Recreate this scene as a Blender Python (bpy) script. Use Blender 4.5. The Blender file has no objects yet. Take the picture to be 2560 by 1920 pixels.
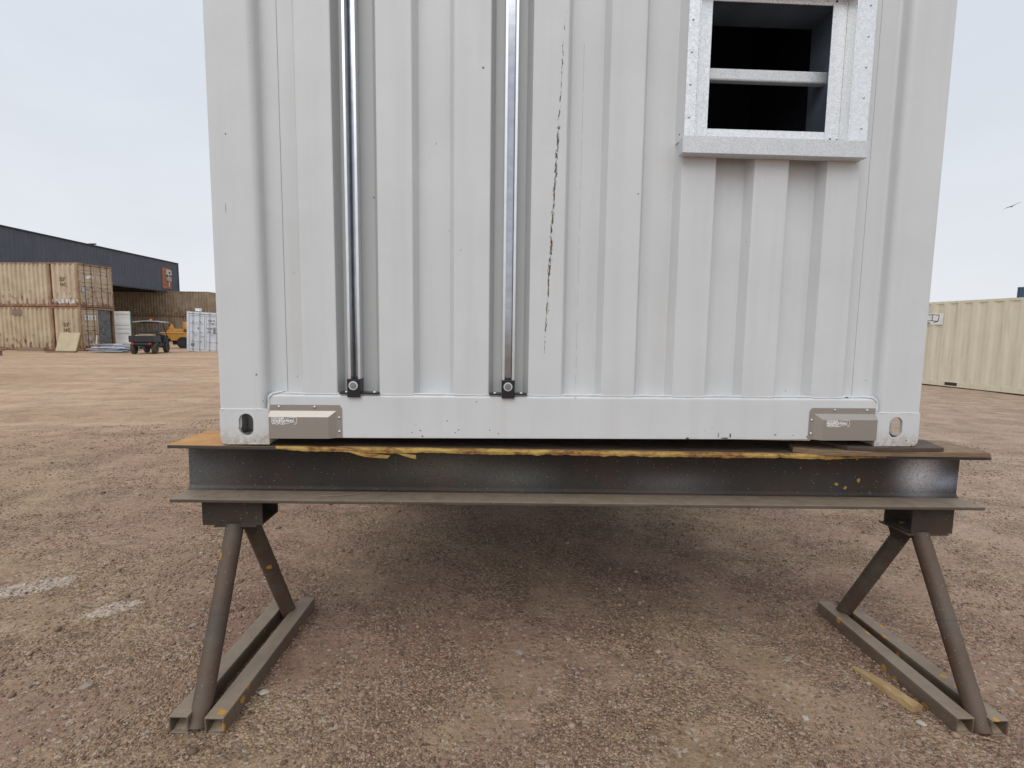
import bpy, bmesh, math, random
import numpy as np
from mathutils import Vector, Matrix, noise
random.seed(7)
S = bpy.context.scene
C = S.collection
R = math.radians
PI = math.pi

# ------------------------------------------------------------------ camera
cd = bpy.data.cameras.new('camera'); cam = bpy.data.objects.new('camera', cd); C.objects.link(cam)
cd.sensor_width = 36.0; cd.lens = 36.0 * 1300 / 2560; cd.clip_end = 3000; cd.clip_start = .05
r_ = Vector((0.999, -0.0454, 0.0130)).normalized()
f_ = Vector((0.0457, 0.9938, -0.1015)).normalized()
u_ = r_.cross(f_).normalized(); r_ = f_.cross(u_)
M = Matrix((r_, u_, -f_)).transposed().to_4x4(); M.translation = Vector((0.8988, -1.7671, 1.2432))
cam.matrix_world = M
S.camera = cam
S.render.resolution_x = 1024; S.render.resolution_y = 768
S.view_settings.view_transform = 'Standard'; S.view_settings.look = 'None'
S.view_settings.exposure = 0.0; S.view_settings.gamma = 1.0

# ------------------------------------------------------------------ overcast sky
SUN_EL, SUN_AZ = R(48), R(200)          # sun hidden behind the cloud, behind the photographer
w = bpy.data.worlds.new('World'); S.world = w; w.use_nodes = True
wn, wl = w.node_tree.nodes, w.node_tree.links
bg = wn['Background']; bg.inputs['Strength'].default_value = 0.1
sky = wn.new('ShaderNodeTexSky'); sky.sky_type = 'NISHITA'; sky.sun_disc = False
sky.sun_elevation = SUN_EL; sky.sun_rotation = SUN_AZ; sky.dust_density = 4; sky.ozone_density = 1
tc = wn.new('ShaderNodeTexCoord'); sx = wn.new('ShaderNodeSeparateXYZ'); wl.new(tc.outputs['Generated'], sx.inputs[0])
cr = wn.new('ShaderNodeValToRGB'); wl.new(sx.outputs['Z'], cr.inputs[0])
def L(v): return ((v + .055) / 1.055) ** 2.4 if v > .04045 else v / 12.92
def rgb(r, g, b): return (L(r / 255), L(g / 255), L(b / 255), 1)
e = cr.color_ramp.elements
e[0].position = 0.0; e[0].color = (.845, .87, .905, 1)
e[1].position = 0.66; e[1].color = (.69, .755, .85, 1)
x = e.new(.22); x.color = (.79, .83, .89, 1)
x = e.new(1.0); x.color = (1.05, 1.05, 1.05, 1)
cn = wn.new('ShaderNodeTexNoise'); cn.inputs['Scale'].default_value = 2.2; cn.inputs['Detail'].default_value = 6; cn.inputs['Roughness'].default_value = .55
mp = wn.new('ShaderNodeMapping'); mp.inputs['Scale'].default_value = (1, 1, 2.5); wl.new(tc.outputs['Generated'], mp.inputs[0]); wl.new(mp.outputs[0], cn.inputs[0])
mr = wn.new('ShaderNodeMapRange'); mr.inputs[1].default_value = .3; mr.inputs[2].default_value = .7; mr.inputs[3].default_value = 9.55; mr.inputs[4].default_value = 10.5
wl.new(cn.outputs['Fac'], mr.inputs[0])
sc = wn.new('ShaderNodeVectorMath'); sc.operation = 'SCALE'; wl.new(cr.outputs[0], sc.inputs[0]); wl.new(mr.outputs[0], sc.inputs['Scale'])
mx = wn.new('ShaderNodeMix'); mx.data_type = 'RGBA'; mx.inputs[0].default_value = .94
wl.new(sky.outputs[0], mx.inputs[6]); wl.new(sc.outputs[0], mx.inputs[7]); wl.new(mx.outputs[2], bg.inputs['Color'])
sd = bpy.data.lights.new('sun', 'SUN'); sd.energy = 1.3; sd.angle = R(50); sd.color = (1, .97, .93)
sun = bpy.data.objects.new('sun', sd); C.objects.link(sun)
dirn = Vector((math.sin(SUN_AZ) * math.cos(SUN_EL), math.cos(SUN_AZ) * math.cos(SUN_EL), math.sin(SUN_EL)))
sun.rotation_euler = dirn.to_track_quat('Z', 'Y').to_euler()
S.render.engine = 'CYCLES'

# ------------------------------------------------------------------ node helpers
def newmat(name):
    m = bpy.data.materials.new(name); m.use_nodes = True
    nt = m.node_tree; b = nt.nodes['Principled BSDF']
    return m, nt, b
class N:
    def __init__(s, nt): s.nt = nt
    def node(s, t, **k):
        n = s.nt.nodes.new(t)
        for a, v in k.items():
            setattr(n, a, v)
        return n
    def link(s, a, b): s.nt.links.new(a, b)
    def coord(s, scale=(1, 1, 1), loc=(0, 0, 0)):
        t = s.node('ShaderNodeTexCoord'); m = s.node('ShaderNodeMapping')
        m.inputs['Scale'].default_value = scale; m.inputs['Location'].default_value = loc
        s.link(t.outputs['Object'], m.inputs[0]); return m.outputs[0]
    def noise(s, co, scale, detail=4, rough=.55, out='Fac'):
        n = s.node('ShaderNodeTexNoise'); n.inputs['Scale'].default_value = scale
        n.inputs['Detail'].default_value = detail; n.inputs['Roughness'].default_value = rough
        s.link(co, n.inputs[0]); return n.outputs[out]
    def vor(s, co, scale, out='Distance', feature='F1', rnd=1):
        n = s.node('ShaderNodeTexVoronoi'); n.feature = feature; n.inputs['Scale'].default_value = scale
        n.inputs['Randomness'].default_value = rnd
        s.link(co, n.inputs[0]); return n.outputs[out]
    def ramp(s, v, lo, hi, a=0, b=1):
        n = s.node('ShaderNodeMapRange'); n.inputs[1].default_value = lo; n.inputs[2].default_value = hi
        n.inputs[3].default_value = a; n.inputs[4].default_value = b; s.link(v, n.inputs[0]); return n.outputs[0]
    def mix(s, f, a, b, mode='MIX'):
        n = s.node('ShaderNodeMix'); n.data_type = 'RGBA'; n.blend_type = mode
        for i, v in ((0, f), (6, a), (7, b)):
            if hasattr(v, 'links'): s.link(v, n.inputs[i])
            elif i == 0: n.inputs[0].default_value = v
            else: n.inputs[i].default_value = tuple(v[:3]) + (1,)
        return n.outputs[2]
    def math(s, op, a, b=None, c=None):
        n = s.node('ShaderNodeMath', operation=op)
        for i, v in enumerate((a, b, c)):
            if v is None: continue
            if hasattr(v, 'links'): s.link(v, n.inputs[i])
            else: n.inputs[i].default_value = v
        return n.outputs[0]
    def xyz(s, co):
        n = s.node('ShaderNodeSeparateXYZ'); s.link(co, n.inputs[0]); return n.outputs
    def bump(s, h, strength=.3, dist=.01, prev=None):
        n = s.node('ShaderNodeBump'); n.inputs['Strength'].default_value = strength; n.inputs['Distance'].default_value = dist
        s.link(h, n.inputs['Height'])
        if prev is not None: s.link(prev, n.inputs['Normal'])
        return n.outputs[0]

def simple(name, col, rough=.6, metal=0, var=.15, scale=8, bump=0, bscale=60, spec=.5):
    m, nt, b = newmat(name); n = N(nt); co = n.coord()
    v = n.noise(co, scale, 5, .6)
    dark = [c * (1 - var) for c in col[:3]]; lite = [min(1, c * (1 + var)) for c in col[:3]]
    n.link(n.mix(n.ramp(v, .3, .7), dark, lite), b.inputs['Base Color'])
    b.inputs['Roughness'].default_value = rough; b.inputs['Metallic'].default_value = metal
    b.inputs['Specular IOR Level'].default_value = spec
    if bump: n.link(n.bump(n.noise(co, bscale, 4, .6), bump, .004), b.inputs['Normal'])
    return m

MARKS = [(.048, .776, .0012, .020), (.511, .831, .0035, .0035), (1.709, .038, .002, .011), (1.733, .027, .016, .003), (1.752, .037, .004, .010), (.668, .050, .003, .003), (.675, .030, .004, .003), (.640, .043, .002, .003), (.760, .084, .0025, .0025), (.787, .043, .003, .002), (.905, .052, .002, .003), (.935, .040, .0025, .0025), (.125, .237, .003, .0045), (.142, .148, .002, .002), (.243, .228, .0015, .003), (.86, .150, .003, .002), (1.20, .166, .004, .0016), (2.165, .175, .007, .003), (2.263, .232, .002, .002), (.72, 1.01, .0012, .006)]
def mat_white_paint():
    m, nt, b = newmat('white_container_paint'); n = N(nt); co = n.coord()
    p = n.xyz(co)
    base = n.mix(n.ramp(n.noise(co, 3, 5, .6), .3, .7), (.595, .615, .625), (.655, .672, .68))
    # faint vertical grime streaks
    st = n.noise(n.coord((14, 14, .7)), 1, 4, .6)
    base = n.mix(n.ramp(st, .48, .8, 0, .42), base, (.52, .515, .49))
    # tiny dark chips scattered over the paint
    vd = n.vor(co, 11); big = n.ramp(n.noise(co, 5, 2), .46, .52)

    szv = n.ramp(n.noise(co, 30, 2), .35, .7, .006, .055)
    chip = n.math('MULTIPLY', n.math('LESS_THAN', vd, szv), big)
    # more chips along the lower rail
    low = n.ramp(p[2], .88, .93, 1, 0)
    vd2 = n.vor(n.coord((.6, 1, 1)), 42)
    chip2 = n.math('MULTIPLY', n.math('LESS_THAN', vd2, n.ramp(n.noise(co, 9, 3), .40, .70, -.02, .24)), low)
    col = n.mix(n.math('MAXIMUM', chip, chip2), base, (.06, .055, .05))
    # dirty, worn bottom edge of the rail and corner castings
    edge = n.math('MULTIPLY', n.ramp(p[2], .85, .885, 1, 0), n.ramp(n.noise(n.coord((1, 1, 2)), 22, 5, .7), .42, .72))
    col = n.mix(n.math('MULTIPLY', edge, .8), col, (.32, .22, .11))
    cst = n.math('MAXIMUM', n.math('LESS_THAN', p[0], .163), n.math('GREATER_THAN', p[0], 2.275))
    cst = n.math('MULTIPLY', n.math('MULTIPLY', cst, n.ramp(p[2], .85, .915, 1, 0)), n.ramp(n.noise(co, 45, 5, .75), .40, .62))
    col = n.mix(n.math('MULTIPLY', cst, .85), col, (.33, .25, .14))
    # the long scraped line on the middle ridge
    zc = n.math('SUBTRACT', p[2], .85)
    cx = n.math('ADD', n.math('ADD', 1.0755, n.math('MULTIPLY', zc, .0435)), n.math('MULTIPLY', n.math('SUBTRACT', n.noise(n.coord((0, 0, 1)), 9, 3), .5), .012))
    d = n.math('ABSOLUTE', n.math('SUBTRACT', p[0], cx))
    wid = n.math('MULTIPLY', n.ramp(zc, .28, .5, .0004, .0038), n.ramp(zc, .9, 1.45, 1, .1))
    jag = n.noise(n.coord((2.2, 1, .55)), 120, 3, .7)
    line = n.math('MULTIPLY', n.math('LESS_THAN', n.math('ADD', d, n.math('MULTIPLY', n.math('SUBTRACT', jag, .44), .026)), wid), n.math('LESS_THAN', d, .011))
    line = n.math('MULTIPLY', line, n.math('MULTIPLY', n.math('GREATER_THAN', zc, .3), n.math('LESS_THAN', zc, 1.43)))
    line = n.math('MULTIPLY', line, n.math('LESS_THAN', p[1], .012))
    rc = n.mix(n.ramp(n.noise(co, 160, 2), .4, .6), (.035, .027, .018), (.15, .11, .06))
    col = n.mix(line, col, rc)
    # the two channel bays are a darker grey
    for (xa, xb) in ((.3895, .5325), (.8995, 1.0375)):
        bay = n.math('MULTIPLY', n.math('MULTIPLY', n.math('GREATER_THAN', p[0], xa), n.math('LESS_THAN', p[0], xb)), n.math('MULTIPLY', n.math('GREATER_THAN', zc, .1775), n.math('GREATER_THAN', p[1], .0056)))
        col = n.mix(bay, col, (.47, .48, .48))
    # dings and black scuffs
    for (X, Z, A, B) in MARKS:
        rr = n.math('ADD', n.math('POWER', n.math('DIVIDE', n.math('SUBTRACT', p[0], X), A), 2), n.math('POWER', n.math('DIVIDE', n.math('SUBTRACT', zc, Z), B), 2))
        rr = n.math('ADD', rr, n.math('MULTIPLY', n.math('SUBTRACT', n.noise(co, 260, 3, .7), .5), 2.2))
        col = n.mix(n.ramp(rr, .5, .9, .9, 0), col, (.05, .045, .04))
    # hairline weld seams beside the posts
    for X in (.2095, 2.2135):
        dd = n.math('ABSOLUTE', n.math('SUBTRACT', p[0], n.math('ADD', X, n.math('MULTIPLY', n.math('SUBTRACT', n.noise(n.coord((0, 0, 1)), 30, 2), .5), .002))))
        s_ = n.math('MULTIPLY', n.math('LESS_THAN', dd, .0011), n.math('GREATER_THAN', n.math('MULTIPLY', n.noise(n.coord((0, 0, 1)), 14, 4, .7), n.math('GREATER_THAN', zc, .178)), .36))
        col = n.mix(n.math('MULTIPLY', s_, .75), col, (.2, .2, .19))
    dd = n.math('ABSOLUTE', n.math('SUBTRACT', p[0], 1.207))
    s_ = n.math('MULTIPLY', n.math('MULTIPLY', n.math('LESS_THAN', dd, .0009), n.math('GREATER_THAN', n.noise(n.coord((0, 0, 1)), 11, 4, .7), .47)), n.math('MULTIPLY', n.math('LESS_THAN', zc, 1.36), n.math('GREATER_THAN', zc, .178)))
    col = n.mix(n.math('MULTIPLY', s_, .55), col, (.33, .33, .32))
    n.link(col, b.inputs['Base Color'])
    b.inputs['Roughness'].default_value = .42
    h = n.noise(co, 260, 3, .6)
    nb = n.bump(h, .12, .0006)
    nb = n.bump(n.noise(co, 7, 2), .25, .004, nb)
    nb = n.bump(n.math('MULTIPLY', n.math('MAXIMUM', chip, line), -1), .5, .001, nb)
    n.link(nb, b.inputs['Normal'])
    return m

def mat_ground():
    m, nt, b = newmat('yard_gravel'); n = N(nt); co = n.coord(); p = n.xyz(co)
    n1 = n.noise(co, .9, 6, .62); n2 = n.noise(co, 2.7, 6, .65); _r = n.node('ShaderNodeMapping'); n.link(co, _r.inputs[0]); _r.inputs['Rotation'].default_value = (0, 0, R(-14)); _r.inputs['Scale'].default_value = (.22, 1.5, 1); n3 = n.noise(_r.outputs[0], .7, 9, .68)
    mauve = n.mix(n.ramp(n2, .35, .65), (.232, .146, .105), (.33, .217, .158))
    dust = n.mix(n.ramp(n.noise(co, 5, 4), .35, .65), (.27, .186, .118), (.36, .258, .172))
    col = n.mix(n.ramp(n1, .44, .57), mauve, dust)
    # driven, compacted tan lanes further back on the left
    yy = n.ramp(n.math('ADD', n.math('ADD', p[1], n.math('MULTIPLY', p[0], -.25)), n.math('MULTIPLY', n.math('SUBTRACT', n3, .5), 8)), .5, 9)
    lane = n.mix(n.ramp(n3, .38, .62), (.41, .27, .17), (.53, .375, .255))
    col = n.mix(yy, col, lane)
    rgt = n.math('MULTIPLY', n.ramp(p[0], 2.2, 4.5), n.ramp(p[1], -1, 2))
    col = n.mix(n.math('MULTIPLY', rgt, .75), col, n.mix(n.ramp(n2, .35, .65), (.34, .245, .18), (.45, .345, .265)))
    # darker brown patch on the ground under the container
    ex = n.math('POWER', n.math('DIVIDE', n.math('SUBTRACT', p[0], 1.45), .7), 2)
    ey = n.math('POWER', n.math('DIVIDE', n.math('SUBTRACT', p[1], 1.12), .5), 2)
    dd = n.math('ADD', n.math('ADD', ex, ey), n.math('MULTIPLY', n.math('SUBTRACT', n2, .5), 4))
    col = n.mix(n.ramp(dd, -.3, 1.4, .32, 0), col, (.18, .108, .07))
    # two pale scuffed patches of old concrete
    for (X, Y, A, B) in ((-1.26, .70, .16, .095), (-.745, .495, .095, .07)):
        qx = n.math('SUBTRACT', p[0], X); qy = n.math('SUBTRACT', p[1], Y)
        rr = n.math('ADD', n.math('POWER', n.math('DIVIDE', qx, A), 2), n.math('POWER', n.math('DIVIDE', n.math('SUBTRACT', qy, n.math('MULTIPLY', qx, .35)), B), 2))
        rr = n.math('ADD', rr, n.math('MULTIPLY', n.math('SUBTRACT', n.noise(co, 24, 5, .7), .5), 1.6))
        col = n.mix(n.ramp(rr, .6, 1.1, .8, 0), col, (.50, .42, .35))
    # stones: three sizes of packed grains, each grain its own tone
    g1 = n.vor(co, 85, 'Color'); g2 = n.vor(co, 200, 'Color'); g3 = n.vor(co, 36, 'Color')
    gx1 = n.xyz(g1)[0]; gx2 = n.xyz(g2)[0]; gx3 = n.xyz(g3)[1]
    loose = n.ramp(n.noise(co, 2.3, 5, .6), .44, .56)
    t = n.math('ADD', n.math('MULTIPLY', gx1, .5), n.math('MULTIPLY', gx2, .5))
    tone = n.math('ADD', n.math('MULTIPLY', n.ramp(t, .15, .85, .5, 1.56), n.math('ADD', .32, n.math('MULTIPLY', loose, .68))), n.math('SUBTRACT', .68, n.math('MULTIPLY', loose, .68)))
    gap = n.ramp(n.vor(co, 85, feature='DISTANCE_TO_EDGE'), .0, .11, .72, 1)  # shade in the crevices between grains, painted into the colour
    gap = n.math('ADD', n.math('MULTIPLY', gap, loose), n.math('SUBTRACT', 1, loose))
    mid = n.ramp(n.noise(n.coord((.6, 1.4, 1)), 13, 6, .75), .32, .68, .78, 1.22)
    mid = n.math('ADD', n.math('MULTIPLY', mid, n.ramp(loose, 0, 1, .35, 1)), n.ramp(loose, 0, 1, .65, 0))
    tone = n.math('MULTIPLY', n.math('MULTIPLY', tone, gap), mid)
    vm = n.node('ShaderNodeVectorMath', operation='SCALE'); n.link(col, vm.inputs[0]); n.link(tone, vm.inputs['Scale']); col = vm.outputs[0]
    pale = n.math('GREATER_THAN', n.xyz(g1)[1], .955)
    col = n.mix(n.math('MULTIPLY', pale, .75), col, (.42, .36, .30))
    pd = n.math('LESS_THAN', n.xyz(g1)[2], .06)
    col = n.mix(n.math('MULTIPLY', pd, .5), col, (.06, .045, .04))
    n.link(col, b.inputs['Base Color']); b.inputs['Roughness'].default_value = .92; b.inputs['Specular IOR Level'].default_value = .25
    h1 = n.math('MULTIPLY', n.ramp(n.vor(co, 85), 0, .7, 1, 0), n.math('ADD', .3, gx1))
    h2 = n.ramp(n.vor(co, 200), 0, .7, 1, 0)
    h3 = n.math('MULTIPLY', n.ramp(n.vor(co, 36), 0, .55, 1, 0), n.math('GREATER_THAN', gx3, .7))
    nb = n.bump(n.noise(co, 4, 5, .6), .5, .05)
    nb = n.bump(n3, .5, .06, nb)
    nb = n.bump(h3, .5, .009, nb)
    nb = n.bump(n.math('MULTIPLY', h1, n.math('ADD', .1, loose)), .9, .008, nb)
    nb = n.bump(h2, .6, .003, nb)
    n.link(nb, b.inputs['Normal'])
    return m

def mat_pebble():
    m, nt, b = newmat('loose_stone'); n = N(nt); g = n.node('ShaderNodeNewGeometry')
    cr = n.node('ShaderNodeValToRGB'); n.link(g.outputs['Random Per Island'], cr.inputs[0])
    e = cr.color_ramp.elements; e[0].position = 0; e[0].color = (.11, .07, .05, 1); e[1].position = 1; e[1].color = (.52, .44, .35, 1)
    for p_, c_ in ((.3, (.25, .155, .105, 1)), (.6, (.34, .225, .155, 1)), (.85, (.43, .305, .215, 1)), (.965, (.44, .35, .265, 1))):
        q = e.new(p_); q.color = c_
    co = n.coord(); v = n.noise(co, 150, 3)
    n.link(n.mix(n.ramp(v, .3, .7, 0, .35), cr.outputs[0], (.10, .08, .07)), b.inputs['Base Color'])
    b.inputs['Roughness'].default_value = .85; b.inputs['Specular IOR Level'].default_value = .3
    return m

def mat_steel(name, col, dusty, yellow=0, rust=.3, spray=False):
    m, nt, b = newmat(name); n = N(nt); co = n.coord(); p = n.xyz(co)
    c = n.mix(n.ramp(n.noise(co, 2.3, 5, .65), .35, .65), [k * .7 for k in col], [k * 1.35 for k in col])
    c = n.mix(n.ramp(n.noise(co, 5, 5, .7), .42, .68, 0, rust), c, (.085, .040, .020))
    g = n.node('ShaderNodeNewGeometry'); nz = n.xyz(g.outputs['Normal'])[2]
    top = n.math('MULTIPLY', n.ramp(nz, .3, .9), dusty)
    top = n.math('MULTIPLY', top, n.ramp(n.noise(co, 14, 5, .7), .25, .55, .55, 1))
    c = n.mix(top, c, n.mix(n.noise(co, 40, 3), (.22, .17, .125), (.32, .255, .19)))
    sp = n.vor(co, 130); cell = n.xyz(n.vor(co, 130, 'Color'))[0]
    sp = n.math('MULTIPLY', n.math('LESS_THAN', sp, n.ramp(n.noise(co, 60, 2), .35, .65, .08, .3)), n.math('GREATER_THAN', cell, .86))
    c = n.mix(n.math('MULTIPLY', sp, .7), c, (.30, .25, .20))
    if yellow:
        yv = n.vor(co, 16); ys = n.math('MULTIPLY', n.math('LESS_THAN', n.math('ADD', yv, n.math('MULTIPLY', n.math('SUBTRACT', n.noise(co, 90, 3), .5), .35)), .20), n.math('GREATER_THAN', n.noise(co, 2.1, 2), 1 - yellow))
        c = n.mix(ys, c, (.50, .25, .035))
    if spray:
        for (X, Z, A, B, K, col2) in ((2.565, .725, .075, .075, 1.0, (.70, .68, .71)), (2.665, .685, .06, .03, .6, (.40, .46, .58)), (-.14, .73, .15, .16, .28, (.31, .33, .33)), (.72, .75, .22, .06, .30, (.36, .35, .28)), (1.0, .70, .15, .05, .25, (.33, .36, .34)), (1.60, .68, .14, .04, .25, (.34, .35, .36))):
            rr = n.math('ADD', n.math('POWER', n.math('DIVIDE', n.math('SUBTRACT', p[0], X), A), 2), n.math('POWER', n.math('DIVIDE', n.math('SUBTRACT', p[2], Z), B), 2))
            k = n.math('MULTIPLY', n.math('POWER', 2.7, n.math('MULTIPLY', rr, -1)), K)
            k = n.math('MULTIPLY', k, n.ramp(n.noise(co, 180, 3, .7), .35, .55, .5, 1))
            c = n.mix(k, c, col2)
        yy = n.math('MULTIPLY', n.math('GREATER_THAN', p[0], 2.08), n.math('LESS_THAN', p[0], 2.36))
        yv = n.math('LESS_THAN', n.math('ADD', n.vor(co, 24), n.math('MULTIPLY', n.math('SUBTRACT', n.noise(co, 120, 3), .5), .3)), .17)
        yy = n.math('MULTIPLY', yy, n.math('MULTIPLY', yv, n.math('GREATER_THAN', n.xyz(n.vor(co, 24, 'Color'))[1], .55)))
        c = n.mix(yy, c, (.50, .27, .05))
    n.link(c, b.inputs['Base Color']); b.inputs['Roughness'].default_value = .62; b.inputs['Specular IOR Level'].default_value = .35
    nb = n.bump(n.noise(co, 90, 4, .65), .35, .002)
    n.link(n.bump(sp, .4, .002, nb), b.inputs['Normal'])
    return m

def mat_flange_top():
    m, nt, b = newmat('painted_flange'); n = N(nt); co = n.coord(); p = n.xyz(co)
    v = n.noise(n.coord((1, 2.5, 1)), 7, 5, .65)
    org = n.mix(n.ramp(n.noise(co, 18, 4), .3, .7), (.42, .19, .045), (.56, .30, .10))
    steel = n.mix(n.ramp(n.noise(n.coord((1, 4, 1)), 9, 4), .3, .7), (.075, .05, .04), (.17, .13, .10))
    left = n.ramp(n.math('ADD', p[0], n.math('MULTIPLY', n.math('SUBTRACT', v, .5), .4)), -.02, .22, 0, 1)
    c = n.mix(left, org, steel)
    c = n.mix(n.ramp(v, .58, .75, 0, .55), c, (.24, .20, .17))
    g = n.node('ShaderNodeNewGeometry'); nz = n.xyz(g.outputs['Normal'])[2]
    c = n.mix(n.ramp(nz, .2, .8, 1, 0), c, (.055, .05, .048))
    n.link(c, b.inputs['Base Color']); b.inputs['Roughness'].default_value = .65
    n.link(n.bump(n.noise(co, 70, 4, .65), .4, .002), b.inputs['Normal'])
    return m

def mat_yellow_peel():
    m, nt, b = newmat('peeling_yellow_paint'); n = N(nt); co = n.coord()
    v = n.noise(n.coord((.35, 1, 1)), 90, 5, .75)
    c = n.mix(n.ramp(v, .4, .6), (.13, .055, .02), (.38, .20, .045))
    c = n.mix(n.ramp(n.noise(n.coord((.4, 1, 1)), 22, 4, .7), .46, .62), c, (.50, .34, .09))
    n.link(c, b.inputs['Base Color']); b.inputs['Roughness'].default_value = .7
    n.link(n.bump(v, .9, .004), b.inputs['Normal']); return m

def mat_galv(name='galvanised_steel', base=.62, metal=.75, rough=.38, spangle=.25, fine=420):
    m, nt, b = newmat(name); n = N(nt); co = n.coord()
    sp = n.xyz(n.vor(co, fine, 'Color'))[0]; sp2 = n.xyz(n.vor(co, fine * .4, 'Color'))[0]
    c = n.mix(n.math('MULTIPLY', n.math('ADD', sp, sp2), .5), (base * (1 - spangle), base * (1 - spangle * .9), base * (1 - spangle * .85)), (base * 1.25, base * 1.28, base * 1.3))
    c = n.mix(n.ramp(n.noise(n.coord((3, 3, .6)), 16, 5, .7), .58, .75, 0, .3), c, (.32, .33, .34))
    n.link(c, b.inputs['Base Color']); b.inputs['Metallic'].default_value = metal
    n.link(n.ramp(sp2, 0, 1, rough - .08, rough + .1), b.inputs['Roughness'])
    n.link(n.bump(n.noise(co, 60, 3), .05, .002), b.inputs['Normal']); return m

def mat_wood(name, a, bcol, scale=(1, 8, 8), freq=14):
    m, nt, b = newmat(name); n = N(nt)
    v = n.noise(n.coord(scale), freq, 6, .7)
    c = n.mix(n.ramp(v, .35, .65), a, bcol); c = n.mix(n.ramp(n.noise(n.coord(scale), freq * 3, 4, .7), .58, .7, 0, .7), c, [k * .25 for k in a])
    n.link(c, b.inputs['Base Color']); b.inputs['Roughness'].default_value = .85
    n.link(n.bump(v, .6, .003), b.inputs['Normal']); return m

def mat_rusty_paint(name, a, b2, rust=.5, low=True, H=2.9, rough=.6):
    """weathered container paint: tan with rust growing up from the bottom and out of the seams"""
    m, nt, b = newmat(name); n = N(nt); co = n.coord(); p = n.xyz(co)
    c = n.mix(n.ramp(n.noise(co, 1.3, 5, .6), .35, .65), a, b2)
    c = n.mix(n.ramp(n.noise(n.coord((5, 5, .5)), 1.6, 4, .65), .5, .75, 0, .45), c, [k * .55 for k in a])
    hgt = n.ramp(p[2], 0, H * .55, .17, 0) if low else .0
    r = n.math('ADD', n.noise(n.coord((2.5, 2.5, 1)), 2.6, 6, .75), hgt)
    c = n.mix(n.ramp(r, .63, .68, 0, rust), c, n.mix(n.noise(co, 9, 3), (.10, .035, .015), (.26, .10, .04)))
    n.link(c, b.inputs['Base Color']); b.inputs['Roughness'].default_value = rough; return m

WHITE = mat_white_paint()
GALV = mat_galv('galvanised_trim', .74, .6, .34, .05)
STRUT = mat_galv('zinc_channel', .62, .9, .3, .12)
STAIN = None

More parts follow.
